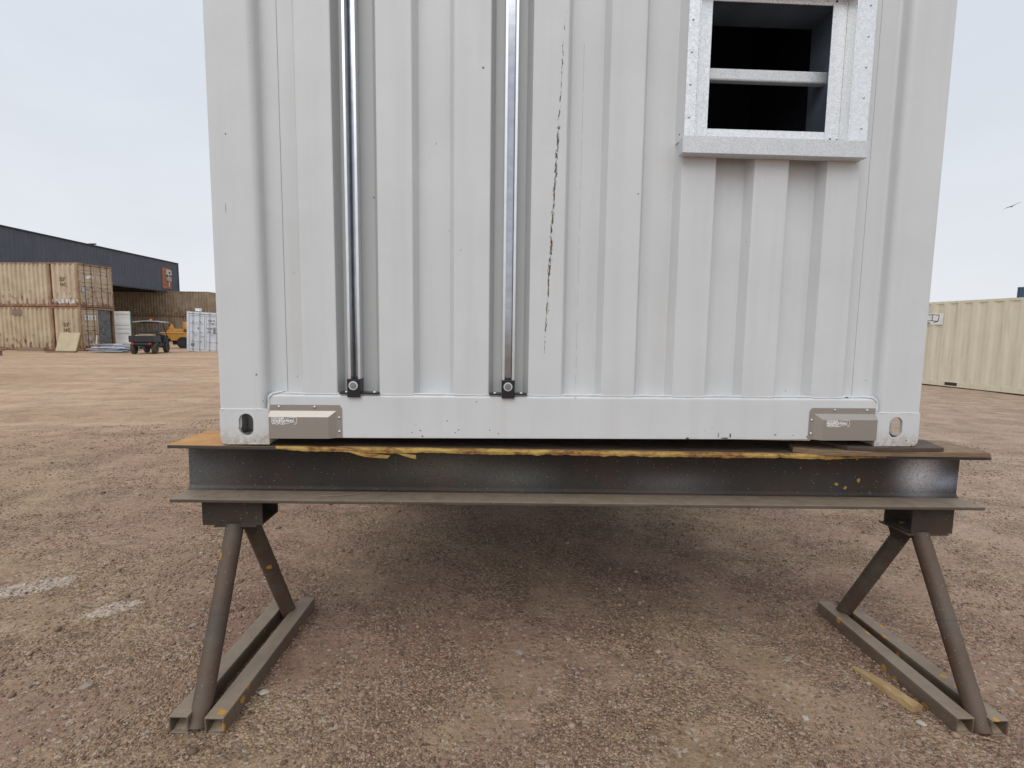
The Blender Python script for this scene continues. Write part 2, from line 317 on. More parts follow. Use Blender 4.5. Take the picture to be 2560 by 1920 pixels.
# ------------------------------------------------------------------ mesh builder
class MB:
    def __init__(s): s.v = []; s.f = []; s.sm = []
    def add(s, vs, fs, smooth=False, mx=None):
        o = len(s.v)
        s.v += [tuple(mx @ Vector(q)) if mx else tuple(q) for q in vs]
        s.f += [tuple(i + o for i in q) for q in fs]; s.sm += [smooth] * len(fs); return s
    def box(s, x0, x1, y0, y1, z0, z1, mx=None):
        vs = [(x0, y0, z0), (x1, y0, z0), (x1, y1, z0), (x0, y1, z0), (x0, y0, z1), (x1, y0, z1), (x1, y1, z1), (x0, y1, z1)]
        return s.add(vs, [(0, 3, 2, 1), (4, 5, 6, 7), (0, 1, 5, 4), (1, 2, 6, 5), (2, 3, 7, 6), (3, 0, 4, 7)], False, mx)
    def tube(s, a, b, r, n=20, r2=None, caps=True, mx=None):
        a = Vector(a); b = Vector(b); r2 = r if r2 is None else r2
        d = (b - a).normalized(); t = Vector((0, 0, 1)) if abs(d.z) < .9 else Vector((1, 0, 0))
        u = d.cross(t).normalized(); w_ = d.cross(u)
        vs = []
        for P, rr in ((a, r), (b, r2)):
            for i in range(n):
                q = 2 * PI * i / n; vs.append(P + (u * math.cos(q) + w_ * math.sin(q)) * rr)
        s.add(vs, [(i, (i + 1) % n, n + (i + 1) % n, n + i) for i in range(n)], True, mx)
        if caps: s.add(vs, [tuple(range(n))[::-1], tuple(range(n, 2 * n))], False, mx)
        return s
    def path(s, pts, r, n=6):
        for i in range(len(pts) - 1): s.tube(pts[i], pts[i + 1], r if not isinstance(r, list) else r[i], n, None if not isinstance(r, list) else r[i + 1])
        return s
    def prism(s, prof, axis, a, b, closed=True, mx=None, smooth=False):
        """extrude 2D profile; axis 'z': prof=(x,y); 'x': prof=(y,z); 'y': prof=(x,z)"""
        def P(q, t): return {'z': (q[0], q[1], t), 'x': (t, q[0], q[1]), 'y': (q[0], t, q[1])}[axis]
        n = len(prof); vs = [P(q, a) for q in prof] + [P(q, b) for q in prof]
        rng = n if closed else n - 1
        fs = [(i, (i + 1) % n, n + (i + 1) % n, n + i) for i in range(rng)]
        s.add(vs, fs, smooth, mx)
        if closed: s.add(vs, [tuple(range(n))[::-1], tuple(range(n, 2 * n))], False, mx)
        return s
    def hollow_rect(s, x0, x1, y0, y1, z0, z1, t, axis='y', mx=None):
        """rectangular tube with open ends along axis"""
        if axis == 'y':
            s.box(x0, x1, y0, y1, z0, z0 + t, mx); s.box(x0, x1, y0, y1, z1 - t, z1, mx)
            s.box(x0, x0 + t, y0, y1, z0 + t, z1 - t, mx); s.box(x1 - t, x1, y0, y1, z0 + t, z1 - t, mx)
        else:
            s.box(x0, x1, y0, y1, z0, z0 + t, mx); s.box(x0, x1, y0, y1, z1 - t, z1, mx)
            s.box(x0, x1, y0, y0 + t, z0 + t, z1 - t, mx); s.box(x0, x1, y1 - t, y1, z0 + t, z1 - t, mx)
        return s
    def build(s, name, mat, parent=None, bevel=0, seg=2, fixn=True):
        me = bpy.data.meshes.new(name); me.from_pydata(s.v, [], s.f); me.update()
        me.polygons.foreach_set('use_smooth', s.sm)
        if fixn:
            bm = bmesh.new(); bm.from_mesh(me); bmesh.ops.remove_doubles(bm, verts=bm.verts, dist=1e-6) if False else None
            bmesh.ops.recalc_face_normals(bm, faces=bm.faces); bm.to_mesh(me); bm.free()
        o = bpy.data.objects.new(name, me); C.objects.link(o)
        mats = mat if isinstance(mat, (list, tuple)) else [mat]
        for q in mats: me.materials.append(q)
        if parent is not None:
            o.parent = parent; o.matrix_parent_inverse = BASE[parent.name].inverted() if parent.name in BASE else Matrix.Identity(4)
        if bevel:
            b = o.modifiers.new('bevel', 'BEVEL'); b.width = bevel; b.segments = seg; b.limit_method = 'ANGLE'; b.angle_limit = R(35)
        return o
BASE = {}
def tag(o, label=None, cat=None, group=None, kind=None):
    if label: o['label'] = label
    if cat: o['category'] = cat
    if group: o['group'] = group
    if kind: o['kind'] = kind
    return o
def thing(name, label, cat, loc=(0, 0, 0), group=None, worldparts=True):
    """Empty at the thing's base. worldparts: parts are modelled in world coordinates"""
    o = bpy.data.objects.new(name, None); C.objects.link(o); o.location = loc; o.empty_display_size = .2
    if worldparts: BASE[o.name] = Matrix.Translation(Vector(loc))
    return tag(o, label, cat, group)
def copy_tree(o, parent=None):
    c = o.copy(); C.objects.link(c)
    if parent is not None: c.parent = parent
    for ch in o.children: copy_tree(ch, c)
    return c
FONTS = {}
def text(body, size, mat, mx, name, parent, extrude=.0006, align='LEFT', sx=1.0, bold=0, shear=0):
    cu = bpy.data.curves.new(name, 'FONT'); cu.body = body; cu.size = size; cu.extrude = extrude; cu.align_x = align; cu.offset = bold; cu.shear = shear
    t = bpy.data.objects.new(name, cu); C.objects.link(t)
    dg = bpy.context.evaluated_depsgraph_get(); me = bpy.data.meshes.new_from_object(t.evaluated_get(dg))
    bpy.data.objects.remove(t); me.transform(mx @ Matrix.Diagonal((sx, 1, 1, 1)))
    me.materials.clear(); me.materials.append(mat)
    o = bpy.data.objects.new(name, me); C.objects.link(o)
    o.parent = parent; o.matrix_parent_inverse = BASE[parent.name].inverted() if parent.name in BASE else Matrix.Identity(4)
    return o
def ss(a, b, x):
    t = min(1, max(0, (x - a) / (b - a))); return t * t * (3 - 2 * t)

# ------------------------------------------------------------------ ground
def gz(x, y):
    r = math.hypot(x - 1.2, y)
    return -.04 * ss(.4, 2.6, x) - .29 * ss(4, 15, r) - .12 * ss(10, 26, -x)
def make_ground():
    cx, cy = .9, -1.77
    rs = [0.25]
    while rs[-1] < 3: rs.append(rs[-1] + .028)
    while rs[-1] < 700: rs.append(rs[-1] * 1.03)
    na = 420; vs = [(cx, cy, gz(cx, cy))]; fs = []
    for i, r in enumerate(rs):
        for k in range(na):
            a = 2 * PI * k / na; x = cx + r * math.cos(a); y = cy + r * math.sin(a)
            z = gz(x, y)
            am = .006 + .022 * ss(3, 12, r)
            z += am * noise.noise((x * .9, y * .9, 0)) + .005 * noise.noise((x * 4, y * 4, 3.3)) * (1 - ss(8, 20, r))
            z += .0035 * noise.noise((x * 13, y * 13, 1.3)) * (1 - ss(3, 7, r))
            vs.append((x, y, z))
    for k in range(na): fs.append((0, 1 + k, 1 + (k + 1) % na))
    for i in range(len(rs) - 1):
        o = 1 + i * na
        for k in range(na):
            k2 = (k + 1) % na; fs.append((o + k, o + na + k, o + na + k2, o + k2))
    mb = MB(); mb.v = vs; mb.f = fs; mb.sm = [True] * len(fs)
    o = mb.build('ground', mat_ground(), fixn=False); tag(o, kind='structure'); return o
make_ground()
def gh(x, y):
    r = math.hypot(x - .9, y + 1.77); am = .006 + .022 * ss(3, 12, r)
    return gz(x, y) + am * noise.noise((x * .9, y * .9, 0)) + .005 * noise.noise((x * 4, y * 4, 3.3)) * (1 - ss(8, 20, r)) + .0035 * noise.noise((x * 13, y * 13, 1.3)) * (1 - ss(3, 7, r))

def make_pebbles(count=130000):
    rng = np.random.default_rng(5)
    t = (1 + 5 ** .5) / 2
    iv = np.array([(-1, t, 0), (1, t, 0), (-1, -t, 0), (1, -t, 0), (0, -1, t), (0, 1, t), (0, -1, -t), (0, 1, -t), (t, 0, -1), (t, 0, 1), (-t, 0, -1), (-t, 0, 1)], float); iv /= np.linalg.norm(iv[0])
    it = np.array([(0, 11, 5), (0, 5, 1), (0, 1, 7), (0, 7, 10), (0, 10, 11), (1, 5, 9), (5, 11, 4), (11, 10, 2), (10, 7, 6), (7, 1, 8), (3, 9, 4), (3, 4, 2), (3, 2, 6), (3, 6, 8), (3, 8, 9), (4, 9, 5), (2, 4, 11), (6, 2, 10), (8, 6, 7), (9, 8, 1)])
    P = []
    while len(P) < count:
        # density falls with distance from the viewer's feet
        r = 1.0 + 7.5 * random.random() ** 2.0; a = R(random.uniform(28, 150))
        x = .9 + r * math.cos(a); y = -1.77 + r * math.sin(a)
        k = noise.noise((x * 2.3, y * 2.3, 9.1)) + .5 * noise.noise((x * 7, y * 7, 2.1))
        if k < random.uniform(-.42, .42): continue
        P.append((x, y, gh(x, y)))
    for (a, b) in (((-.075, -.25), (-.035, .478)), ((.102, -.26), (.142, .47)), ((2.418, -.275), (2.428, .46)), ((2.590, -.29), (2.592, .455)), ((2.318, .05), (2.380, -.172))):
        for _ in range(420):     # grit banked up against the foot tubes and the stake
            t_ = random.random(); x = a[0] + (b[0] - a[0]) * t_ + random.gauss(0, .009); y = a[1] + (b[1] - a[1]) * t_ + random.gauss(0, .009); P.append((x, y, gh(x, y) + .002))
    P = np.array(P); n = len(P)
    sz = .0018 + .0045 * rng.random(n) ** 2.0
    dist = np.hypot(P[:, 0] - .9, P[:, 1] + 1.77); sz *= 1 + .10 * np.clip(dist - 2, 0, 6)
    big = rng.random(n) < .018; sz[big] *= rng.uniform(1.6, 2.8, big.sum())
    V = iv[None] * (1 + .28 * (rng.random((n, 12, 1)) - .5))
    V = V * (sz[:, None] * np.stack([np.ones(n), rng.uniform(.6, .95, n), rng.uniform(.4, .7, n)], 1))[:, None, :]
    an = rng.random(n) * 2 * PI; c, s_ = np.cos(an), np.sin(an)
    X = V[:, :, 0] * c[:, None] - V[:, :, 1] * s_[:, None]; Y = V[:, :, 0] * s_[:, None] + V[:, :, 1] * c[:, None]
    V = np.stack([X + P[:, 0:1], Y + P[:, 1:2], V[:, :, 2] + P[:, 2:3] + (sz * .22)[:, None]], 2).reshape(-1, 3)
    F = (it[None] + (np.arange(n) * 12)[:, None, None]).reshape(-1, 3)
    me = bpy.data.meshes.new('gravel'); me.vertices.add(len(V)); me.vertices.foreach_set('co', V.astype(np.float32).ravel())
    me.loops.add(F.size); me.loops.foreach_set('vertex_index', F.astype(np.int32).ravel())
    me.polygons.add(len(F)); me.polygons.foreach_set('loop_start', np.arange(0, F.size, 3, dtype=np.int32)); me.polygons.foreach_set('loop_total', np.full(len(F), 3, np.int32))
    me.update(calc_edges=True); me.validate(); me.materials.append(PEB)
    o = bpy.data.objects.new('gravel', me); C.objects.link(o)
    tag(o, 'loose brown and grey gravel scattered over the yard', 'gravel', kind='stuff')
PEB = mat_pebble()
make_pebbles()
# ------------------------------------------------------------------ near: steel beam on two trestles
K = .85
BX0 = -.178; TILT = .0128
def zt(x): return K - .002 - TILT * (x - BX0)
beam_mx = Matrix.Translation((BX0, 0, K - .002)) @ Matrix.Rotation(math.atan(TILT), 4, 'Y')
BL = 2.902; BW = .248; BH = .200; TF = .0125
bsteel = mat_steel('dark_beam_steel', (.040, .037, .034), .0, rust=.45, spray=True)
dusty = mat_steel('dusty_beam_steel', (.10, .083, .066), 1.0, rust=.4)
beam = thing('steel_beam', 'dark steel I-beam edged with peeling yellow paint, on two trestles under the white container', 'steel beam', (1.27, .12, .65))
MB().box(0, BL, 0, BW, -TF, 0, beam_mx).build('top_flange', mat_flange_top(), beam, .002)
MB().box(0, BL, .0, BW, -BH, -BH + TF, beam_mx).build('bottom_flange', dusty, beam, .003)
wp = [(.119, -TF - .001), (.1195, -TF - .014), (.1195, -BH + TF + .014), (.113, -BH + TF + .004), (.104, -BH + TF + .0005), (.144, -BH + TF + .0005), (.134, -BH + TF + .004), (.1285, -BH + TF + .014), (.1285, -TF - .001)]
MB().prism(wp, 'x', .002, BL - .004, mx=beam_mx).build('web', bsteel, beam)
# peeling strip of yellow paint hanging along the front lip of the top flange
def peel():
    mb = MB(); nx = 420; x0, x1 = .36, 2.50
    rows = []
    for i in range(nx + 1):
        x = x0 + (x1 - x0) * i / nx; t = min(1, (x - x0) / .12, (x1 - x) / .25); t = max(t, 0)
        d = (.007 + .006 * noise.noise((x * 5, 0, 0)) + .004 * noise.noise((x * 30, 3, 0)) + .002 * noise.noise((x * 110, 3, 0))) * t
        hang = d + .0075
        y0 = -.0035 - .003 * t - .0015 * noise.noise((x * 40, 0, 7)); zc = .0015 + .0008 * noise.noise((x * 60, 1, 7))
        rows.append([(x, .010, zc), (x, y0 + .001, zc), (x, y0 - .0015, -.4 * hang), (x, y0, -hang), (x, y0 + .0045, -hang + .001), (x, .002, -.002)])
    vs = [q for r in rows for q in r]; m = len(rows[0]); fs = []
    for i in range(nx):
        for k in range(m - 1): fs.append((i * m + k, (i + 1) * m + k, (i + 1) * m + k + 1, i * m + k + 1))
    mb.add(vs, fs, False, beam_mx)
    # two flaps of loose paint curling off
    for (pts) in ([(.60, -.012), (.655, -.018), (.70, -.021), (.745, -.024), (.735, -.034), (.70, -.033), (.66, -.030), (.635, -.024)], [(.765, -.016), (.80, -.018), (.832, -.022), (.833, -.036), (.80, -.028)]):
        n = len(pts); vs = [(a, -.008, b) for a, b in pts] + [(a, -.004, b) for a, b in pts]
        mb.add(vs, [tuple(range(n)), tuple(range(n, 2 * n))[::-1]] + [(i, n + i, n + (i + 1) % n, (i + 1) % n) for i in range(n)], False, beam_mx)
    return mb
peel().build('peeling_paint', mat_yellow_peel(), beam, fixn=False)

frame_steel = mat_steel('trestle_frame_steel', (.05, .042, .035), .35, rust=.6)
pipe_steel = mat_steel('trestle_pipe_steel', (.095, .076, .060), .3, yellow=.5, rust=.85)
tube_steel = mat_steel('trestle_foot_steel', (.15, .115, .085), .9, yellow=.55, rust=.6)
dirt = simple('packed_dirt', (.30, .235, .165), .95, 0, .3, 60, .5, 150)
def trestle(label, gx, gzv, block, plate, legs, tubes, hx):
    """A-frame trestle: box-section head, two pipe legs, two square foot tubes"""
    t = thing('trestle', label, 'trestle', (gx, .12, gzv), 'steel trestles under the beam')
    x0, x1, y0, y1, z0, z1 = block
    MB().hollow_rect(x0, x1, y0, y1, z0, z1, .006, 'x').build('head_block', frame_steel, t, .002)
    MB().box(plate[0], plate[1], y0 - .004, y1 + .004, z0 - .006, z0 - .0005).build('head_plate', frame_steel, t, .001)
    for side in (-1, 1):
        g = MB(); X = hx + side * .034
        g.prism([(y0 + .012, z0 - .006), (y1 - .012, z0 - .006), (y1 - .035, z0 - .05), (y0 + .035, z0 - .05)], 'x', X - .003, X + .003)
        g.build('gusset', frame_steel, t)
    for (a, b) in legs:
        m = MB().tube(a, b, .0295, 28)
        A, B = Vector(a), Vector(b); P = A.lerp(B, .47); d = (B - A).normalized() * .003
        m.tube(P - d, P + d, .0312, 28)
        m.build('leg', pipe_steel, t)
    for (a, b, wd, ht) in tubes:      # a, b = near and far centre of tube on ground
        A = Vector(a); B = Vector(b); d = B - A; Ln = d.length
        mx = Matrix.Translation(A) @ Vector((0, 1, 0)).rotation_difference(d).to_matrix().to_4x4()
        ft = MB().hollow_rect(-wd / 2, wd / 2, 0, Ln, 0, ht, .0055, 'y', mx).build('foot_tube', tube_steel, t, .004)
        MB().prism([(.012, .0056), (.05, .020), (.16, .036), (Ln - .16, .036), (Ln - .03, .0056)], 'x', -wd / 2 + .0058, wd / 2 - .0058, mx=mx).build('packed_dirt', dirt, ft)
    return t
trestle('left steel A-frame trestle with orange paint spots on its foot tubes', .03, 0,
        (-.102, .106, .05, .188, .548, .647), (-.062, .086), [((.005, .062, .545), (.006, -.222, .002)), ((.026, .125, .545), (.060, .400, .002))],
        [((-.0415, -.244, -.002), (-.0015, .478, -.002), .060, .058), ((.0705, -.254, -.002), (.1085, .470, -.002), .060, .058)], .016)
trestle('right steel A-frame trestle beside the broken wooden stake', 2.53, -.04,
        (2.49, 2.652, .05, .188, .503, .612), (2.475, 2.635), [((2.535, .062, .500), (2.513, -.268, -.038)), ((2.535, .125, .500), (2.494, .405, -.038))],
        [((2.452, -.272, -.042), (2.462, .46, -.042), .060, .058), ((2.556, -.285, -.042), (2.556, .455, -.042), .060, .058)], 2.535)

# the same support repeated under the far end of the container
def far_copy(o, label, dx=0):
    c = copy_tree(o); c.location = o.location + Vector((dx, 5.62, 0)); c['label'] = label; return c
far_copy(beam, 'second steel beam, carrying the far end of the white container')['kind'] = 'thing'; beam['kind'] = 'thing'
for t_ in [o for o in C.objects if o.name.startswith('trestle') and o.type == 'EMPTY']:
    far_copy(t_, ('left' if t_.location.x < 1 else 'right') + ' trestle of the pair under the far end of the white container')

# plywood packing between the beam and the right corner casting
ply_d = mat_wood('dark_plywood', (.075, .05, .04), (.13, .09, .07), (2, 6, 30), 10)
ply_l = mat_wood('weathered_plywood', (.17, .11, .065), (.30, .21, .13), (1.5, 5, 40), 10)
def board(poly, th, base, mat, name, label):
    mb = MB(); n = len(poly)
    vs = [(x, y, zt(x) + base) for x, y in poly] + [(x, y, zt(x) + base + th) for x, y in poly]
    mb.add(vs, [tuple(range(n))[::-1], tuple(range(n, 2 * n))] + [(i, (i + 1) % n, n + (i + 1) % n, n + i) for i in range(n)])
    # separated ply layers: thin offset sheets standing proud of the edge
    for k in range(2):
        zz = base + th * (.3 + .38 * k); p2 = [(cx_ + (x - cx_) * 1.003, cy_ + (y - cy_) * 1.018) for x, y in poly for cx_, cy_ in [(sum(q[0] for q in poly) / n, sum(q[1] for q in poly) / n)]]
        vs = [(x, y, zt(x) + zz) for x, y in p2] + [(x, y, zt(x) + zz + .0022) for x, y in p2]
        mb.add(vs, [tuple(range(n))[::-1], tuple(range(n, 2 * n))] + [(i, (i + 1) % n, n + (i + 1) % n, n + i) for i in range(n)])
    o = mb.build(name, mat); return tag(o, label, 'plywood board', 'plywood packing under the right corner')
board([(2.055, -.004), (2.085, -.012), (2.16, -.017), (2.40, -.014), (2.705, -.012), (2.712, .20), (2.30, .215), (2.02, .09), (2.00, .03)], .0175, .001, ply_l, 'plywood_board', 'wide weathered plywood board lying directly on the beam under the right corner')
board([(2.175, -.008), (2.25, -.020), (2.35, -.022), (2.53, -.010), (2.585, .139), (2.30, .20), (2.12, .12)], .0125, .0205, ply_d, 'plywood_board', 'small dark plywood board squeezed between the wider board and the corner casting')

# ------------------------------------------------------------------ near: the white container
CW, CL, CH = 2.438, 6.058, 2.591
cont = thing('shipping_container', 'white shipping container with small galvanised window, raised on a steel beam and trestles', 'container', (CW / 2, CL / 2, K))
def mirror(pts): return [(CW - x, y) for x, y in pts][::-1]
post = [(.003, .0), (.006, -.0)] + [(.128, 0.0)] + [(.128 + .024 * math.sin(a), .024 - .024 * math.cos(a)) for a in [PI / 12 * i for i in range(1, 6)]] + [(.1535, .030), (.156, .040), (.163, .0455), (.2095, .0465), (.2095, .062), (.12, .062), (.12, .16), (.003, .16)]
for q, mir in ((post, 0), ([(CW - x, y) for x, y in post][::-1], 1)):
    if mir: q = [(x if x > CW - .2 else 2.2135, y) for x, y in q]
    MB().prism(q, 'z', K + .1185, K + CH - .119).build('corner_post', WHITE, cont, .002)
    rear = [(x, CL - y) for x, y in q][::-1]
    MB().prism(rear, 'z', K + .1185, K + CH - .119).build('corner_post', WHITE, cont)
RG = [(.278, .388), (.533, .644), (.783, .898), (1.038, 1.149), (1.291, 1.403), (1.541, 1.652), (1.788, 1.902), (2.039, 2.149)]
def panel_profile():
    P = [(.2095, .0462)]
    for a, b in RG: P += [(a - .020, .0462), (a - .0175, .045), (a - .002, .0055), (a + .001, .004), (b - .001, .004), (b + .002, .0055), (b + .0175, .045), (b + .020, .0462)]
    P.append((2.2135, .0462)); return P
WX0, WX1, WZ0, WZ1 = 1.572, 2.10, K + 1.035, K + 1.53
def end_panel():
    mb = MB(); P = panel_profile(); Z = [K + .160, WZ0, WZ1, K + CH - .12]
    xs = []
    for i in range(len(P) - 1):          # insert the window edges into the profile
        xs.append(P[i])
        for X in (WX0, WX1):
            if P[i][0] < X < P[i + 1][0]:
                t = (X - P[i][0]) / (P[i + 1][0] - P[i][0]); xs.append((X, P[i][1] + t * (P[i + 1][1] - P[i][1])))
    xs.append(P[-1])
    for j in range(3):
        for i in range(len(xs) - 1):
            a, b = xs[i], xs[i + 1]
            if j == 1 and a[0] >= WX0 - 1e-6 and b[0] <= WX1 + 1e-6: continue
            mb.add([(a[0], a[1], Z[j]), (b[0], b[1], Z[j]), (b[0], b[1], Z[j + 1]), (a[0], a[1], Z[j + 1])], [(0, 1, 2, 3)])
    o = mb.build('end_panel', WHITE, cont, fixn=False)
    s = o.modifiers.new('solid', 'SOLIDIFY'); s.thickness = .002; s.offset = -1
    return o
end_panel()
# bottom rail with a rolled upper edge
rp = [(0.0, K + .024), (.0, K + .160)] + [(.010 - .010 * math.cos(a), K + .162 + .010 * math.sin(a)) for a in [PI / 12 * i for i in range(1, 7)]] + [(.052, K + .172), (.052, K + .0225), (.003, K + .0225)]
MB().prism(rp, 'x', .1625, 2.2755).build('bottom_rail', WHITE, cont)
MB().box(.1625, 2.2755, .0, .06, K + CH - .13, K + CH - .012).build('top_rail', WHITE, cont, .003)
# weld beads
def beads():
    mb = MB()
    def bead(a, b, r, st=.009):
        A, B = Vector(a), Vector(b); n = max(3, int((B - A).length / st)); pts = []; rr = []
        for i in range(n + 1):
            P = A.lerp(B, i / n); k = noise.noise(P * 60); pts.append(P + Vector((.0, -.0006 * k, .0012 * noise.noise(P * 35 + Vector((9, 9, 9)))))); rr.append(r * (1 + .45 * k))
        mb.path(pts, rr, 8)
    prev = .2095
    for a, b in RG + [(2.2135, 0)]:
        bead((prev - .004, .008, K + .1745), (a + .004, .008, K + .1745), .0042)
        prev = b
    for a, b in RG: bead((a, .0035, K + .1725), (b, .0035, K + .1725), .0018)
    for s_ in (0, 1):
        X = lambda v: v if not s_ else CW - v
        bead((X(.004), -.0005, K + .1195), (X(.160), -.0005, K + .1195), .0030, .006)
        bead((X(.1625), -.0005, K + .022), (X(.1625), -.0005, K + .160), .0042, .007)
        bead((X(.1625), -.0005, K + .160), (X(.176), .004, K + .174), .0048, .005)
        bead((X(.176), .004, K + .174), (X(.215) if not s_ else 2.21, .012, K + .182 if not s_ else K + .176), .0045, .006)
    return mb
beads().build('weld_seam', WHITE, cont, fixn=False)

def rect_poly(x0, x1, z0, z1, rad=()):
    """rad: dict-like tuple (bl, br, tr, tl) radii"""
    rad = rad or (0, 0, 0, 0); out = []
    for (cx_, cz_, r, a0) in ((x0, z0, rad[0], 180), (x1, z0, rad[1], 270), (x1, z1, rad[2], 0), (x0, z1, rad[3], 90)):
        sx_ = 1 if cx_ == x0 else -1; sz_ = 1 if cz_ == z0 else -1
        if r == 0: out.append((cx_, cz_)); continue
        ox, oz = cx_ + sx_ * r, cz_ + sz_ * r
        for i in range(7):
            a = R(a0 + 90 * i / 6); out.append((ox + r * math.cos(a), oz + r * math.sin(a)))
    return out
def ray_poly(c, a, poly):
    best = None; dx, dz = math.cos(a), math.sin(a)
    for i in range(len(poly)):
        p, q = poly[i], poly[(i + 1) % len(poly)]; ex, ez = q[0] - p[0], q[1] - p[1]
        det = dx * (-ez) + ex * dz
        if abs(det) < 1e-12: continue
        t = ((p[0] - c[0]) * (-ez) + ex * (p[1] - c[1])) / det; s_ = (dx * (p[1] - c[1]) - dz * (p[0] - c[0])) / det
        if t > 1e-9 and -1e-6 <= s_ <= 1 + 1e-6 and (best is None or t > best): best = t
    return (c[0] + dx * best, c[1] + dz * best)
def slotted_plate(mb, w_, h_, c, sw, sh, t, rad, mx):
    outer = rect_poly(0, w_, 0, h_, rad)
    st = [(c[0] + sw / 2 * math.cos(a), c[1] + (sh - sw) / 2 + sw / 2 * math.sin(a)) for a in [PI * i / 12 for i in range(13)]] + [(c[0] + sw / 2 * math.cos(a), c[1] - (sh - sw) / 2 + sw / 2 * math.sin(a)) for a in [PI + PI * i / 12 for i in range(13)]]
    angs = sorted(set([round(math.atan2(p[1] - c[1], p[0] - c[0]) % (2 * PI), 6) for p in outer + st]))
    O = [ray_poly(c, a, outer) for a in angs]; I = [ray_poly(c, a, st) for a in angs]; n = len(angs)
    vs = [(x, 0, z) for x, z in O] + [(x, 0, z) for x, z in I] + [(x, t, z) for x, z in O] + [(x, t, z) for x, z in I]
    fs = []
    for i in range(n):
        j = (i + 1) % n
        fs += [(i, j, n + j, n + i), (2 * n + j, 2 * n + i, 3 * n + i, 3 * n + j), (n + i, n + j, 3 * n + j, 3 * n + i), (j, i, 2 * n + i, 2 * n + j)]
    mb.add(vs, fs, False, mx)
def casting(mx):
    mb = MB()
    slotted_plate(mb, .162, .118, (.0865, .068), .047, .074, .013, (.022, .002, .002, .003), mx)
    side = mx @ Matrix(((0, 1, 0, 0), (1, 0, 0, .013), (0, 0, 1, 0), (0, 0, 0, 1)))
    slotted_plate(mb, .165, .118, (.085, .060), .064, .079, .013, (0, 0, 0, 0), side)
    mb.box(.0135, .150, .0135, .178, .003, .014, mx); mb.box(.0135, .150, .0135, .178, .104, .1175, mx)
    mb.box(.150, .161, .0135, .178, .002, .1175, mx); mb.box(.0135, .1495, .166, .178, .0145, .1035, mx)
    return mb
FX = Matrix.Diagonal((-1, 1, 1, 1)); FY = Matrix.Diagonal((1, -1, 1, 1)); FZ = Matrix.Diagonal((1, 1, -1, 1))
for mx in (Matrix.Translation((0, -.003, K)), Matrix.Translation((CW, -.003, K)) @ FX, Matrix.Translation((0, CL, K)) @ FY, Matrix.Translation((CW, CL, K)) @ FX @ FY,
           Matrix.Translation((0, -.003, K + CH)) @ FZ, Matrix.Translation((CW, -.003, K + CH)) @ FX @ FZ, Matrix.Translation((0, CL, K + CH)) @ FY @ FZ, Matrix.Translation((CW, CL, K + CH)) @ FX @ FY @ FZ):
    casting(mx).build('corner_casting', WHITE, cont, .0012, 1)
# side walls, roof, rear end, floor
def corr_wall(length, h0, h1, pitch=.278, depth=.036):
    P = [(0, depth)]; x_ = .03
    while x_ + pitch < length: P += [(x_, depth), (x_ + .068, 0), (x_ + .068 + .072, 0), (x_ + .068 + .072 + .068, depth)]; x_ += pitch
    P.append((length, depth)); return P
for s_ in (0, 1):
    P = corr_wall(CL - .32, 0, 0); mb = MB()
    pts = [((.005 + d) if not s_ else CW - .005 - d, .16 + l) for l, d in P]
    mb.prism(pts, 'z', K + .15, K + CH - .07, closed=False)
    o = mb.build('side_wall', WHITE, cont, fixn=False); so = o.modifiers.new('solid', 'SOLIDIFY'); so.thickness = .002
    x0, x1 = (.006, .05) if not s_ else (CW - .05, CW - .006)
    MB().box(x0, x1, .179, CL - .179, K + .02, K + .155).build('side_rail', WHITE, cont)
    MB().box(x0, x1, .179, CL - .179, K + CH - .075, K + CH - .01).build('side_rail', WHITE, cont)
MB().box(.05, CW - .05, .06, CL - .06, K + CH - .035, K + CH - .012).build('roof', WHITE, cont)
MB().box(.16, CW - .16, CL - .05, CL - .01, K + .03, K + CH - .03).build('rear_end', WHITE, cont)
under = simple('dark_underside', (.09, .075, .065), .8)
fl = MB().box(.052, CW - .052, .053, CL - .055, K + .125, K + .150)
for i in range(18): y = .35 + i * .32; fl.box(.052, CW - .052, y, y + .045, K + .03, K + .1245)
fl.build('floor', under, cont)

# ---- window: trim, sill, crossbar, dark liner
galv_s = mat_galv('galvanised_sill', .66, .45, .5, .30, 900)
slate = simple('slate_liner', (.16, .20, .25), .4, .4, .25, 6)
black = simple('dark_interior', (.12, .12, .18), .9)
wf = MB()
zb, ztp = K + 1.030, K + 1.56
def trim(x0, x1, y0, y1, z0, z1): wf.box(x0, x1, y0, y1, z0, z1)
trim(1.537, 1.573, -.004, .001, zb, ztp); trim(2.098, 2.161, -.004, .001, zb, ztp)      # outer flanges
trim(1.573, 1.577, -.006, .05, zb, ztp); trim(2.094, 2.098, -.006, .05, zb, ztp)        # reveals
trim(1.577, 1.634, .045, .050, zb, K + 1.52); trim(2.045, 2.094, .045, .050, zb, K + 1.52)      # inner lips
trim(1.634, 2.045, .046, .051, zb, K + 1.086); trim(1.634, 2.045, .046, .051, K + 1.492, K + 1.524)
trim(1.577, 2.094, -.002, .045, K + 1.520, K + 1.525); trim(1.573, 2.098, -.004, .001, K + 1.525, ztp)
wo = wf.build('window_frame', GALV, cont, .0012, 1)
sl = MB().box(1.522, 2.141, -.040, -.037, K + .976, K + 1.030); sl.box(1.522, 2.141, -.037, .003, K + .976, K + .979); sl.box(1.524, 2.139, -.037, .050, K + 1.027, K + 1.0298)
sl.box(1.522, 1.5245, -.037, .003, K + .979, K + 1.027); sl.box(2.1385, 2.141, -.037, .003, K + .979, K + 1.027)
sl.build('sill', galv_s, wo, .001, 1)
cb = MB().box(1.602, 2.100, .095, .125, K + 1.266, K + 1.306); cb.build('crossbar', galv_s, wo, .006, 3)
ln = MB()
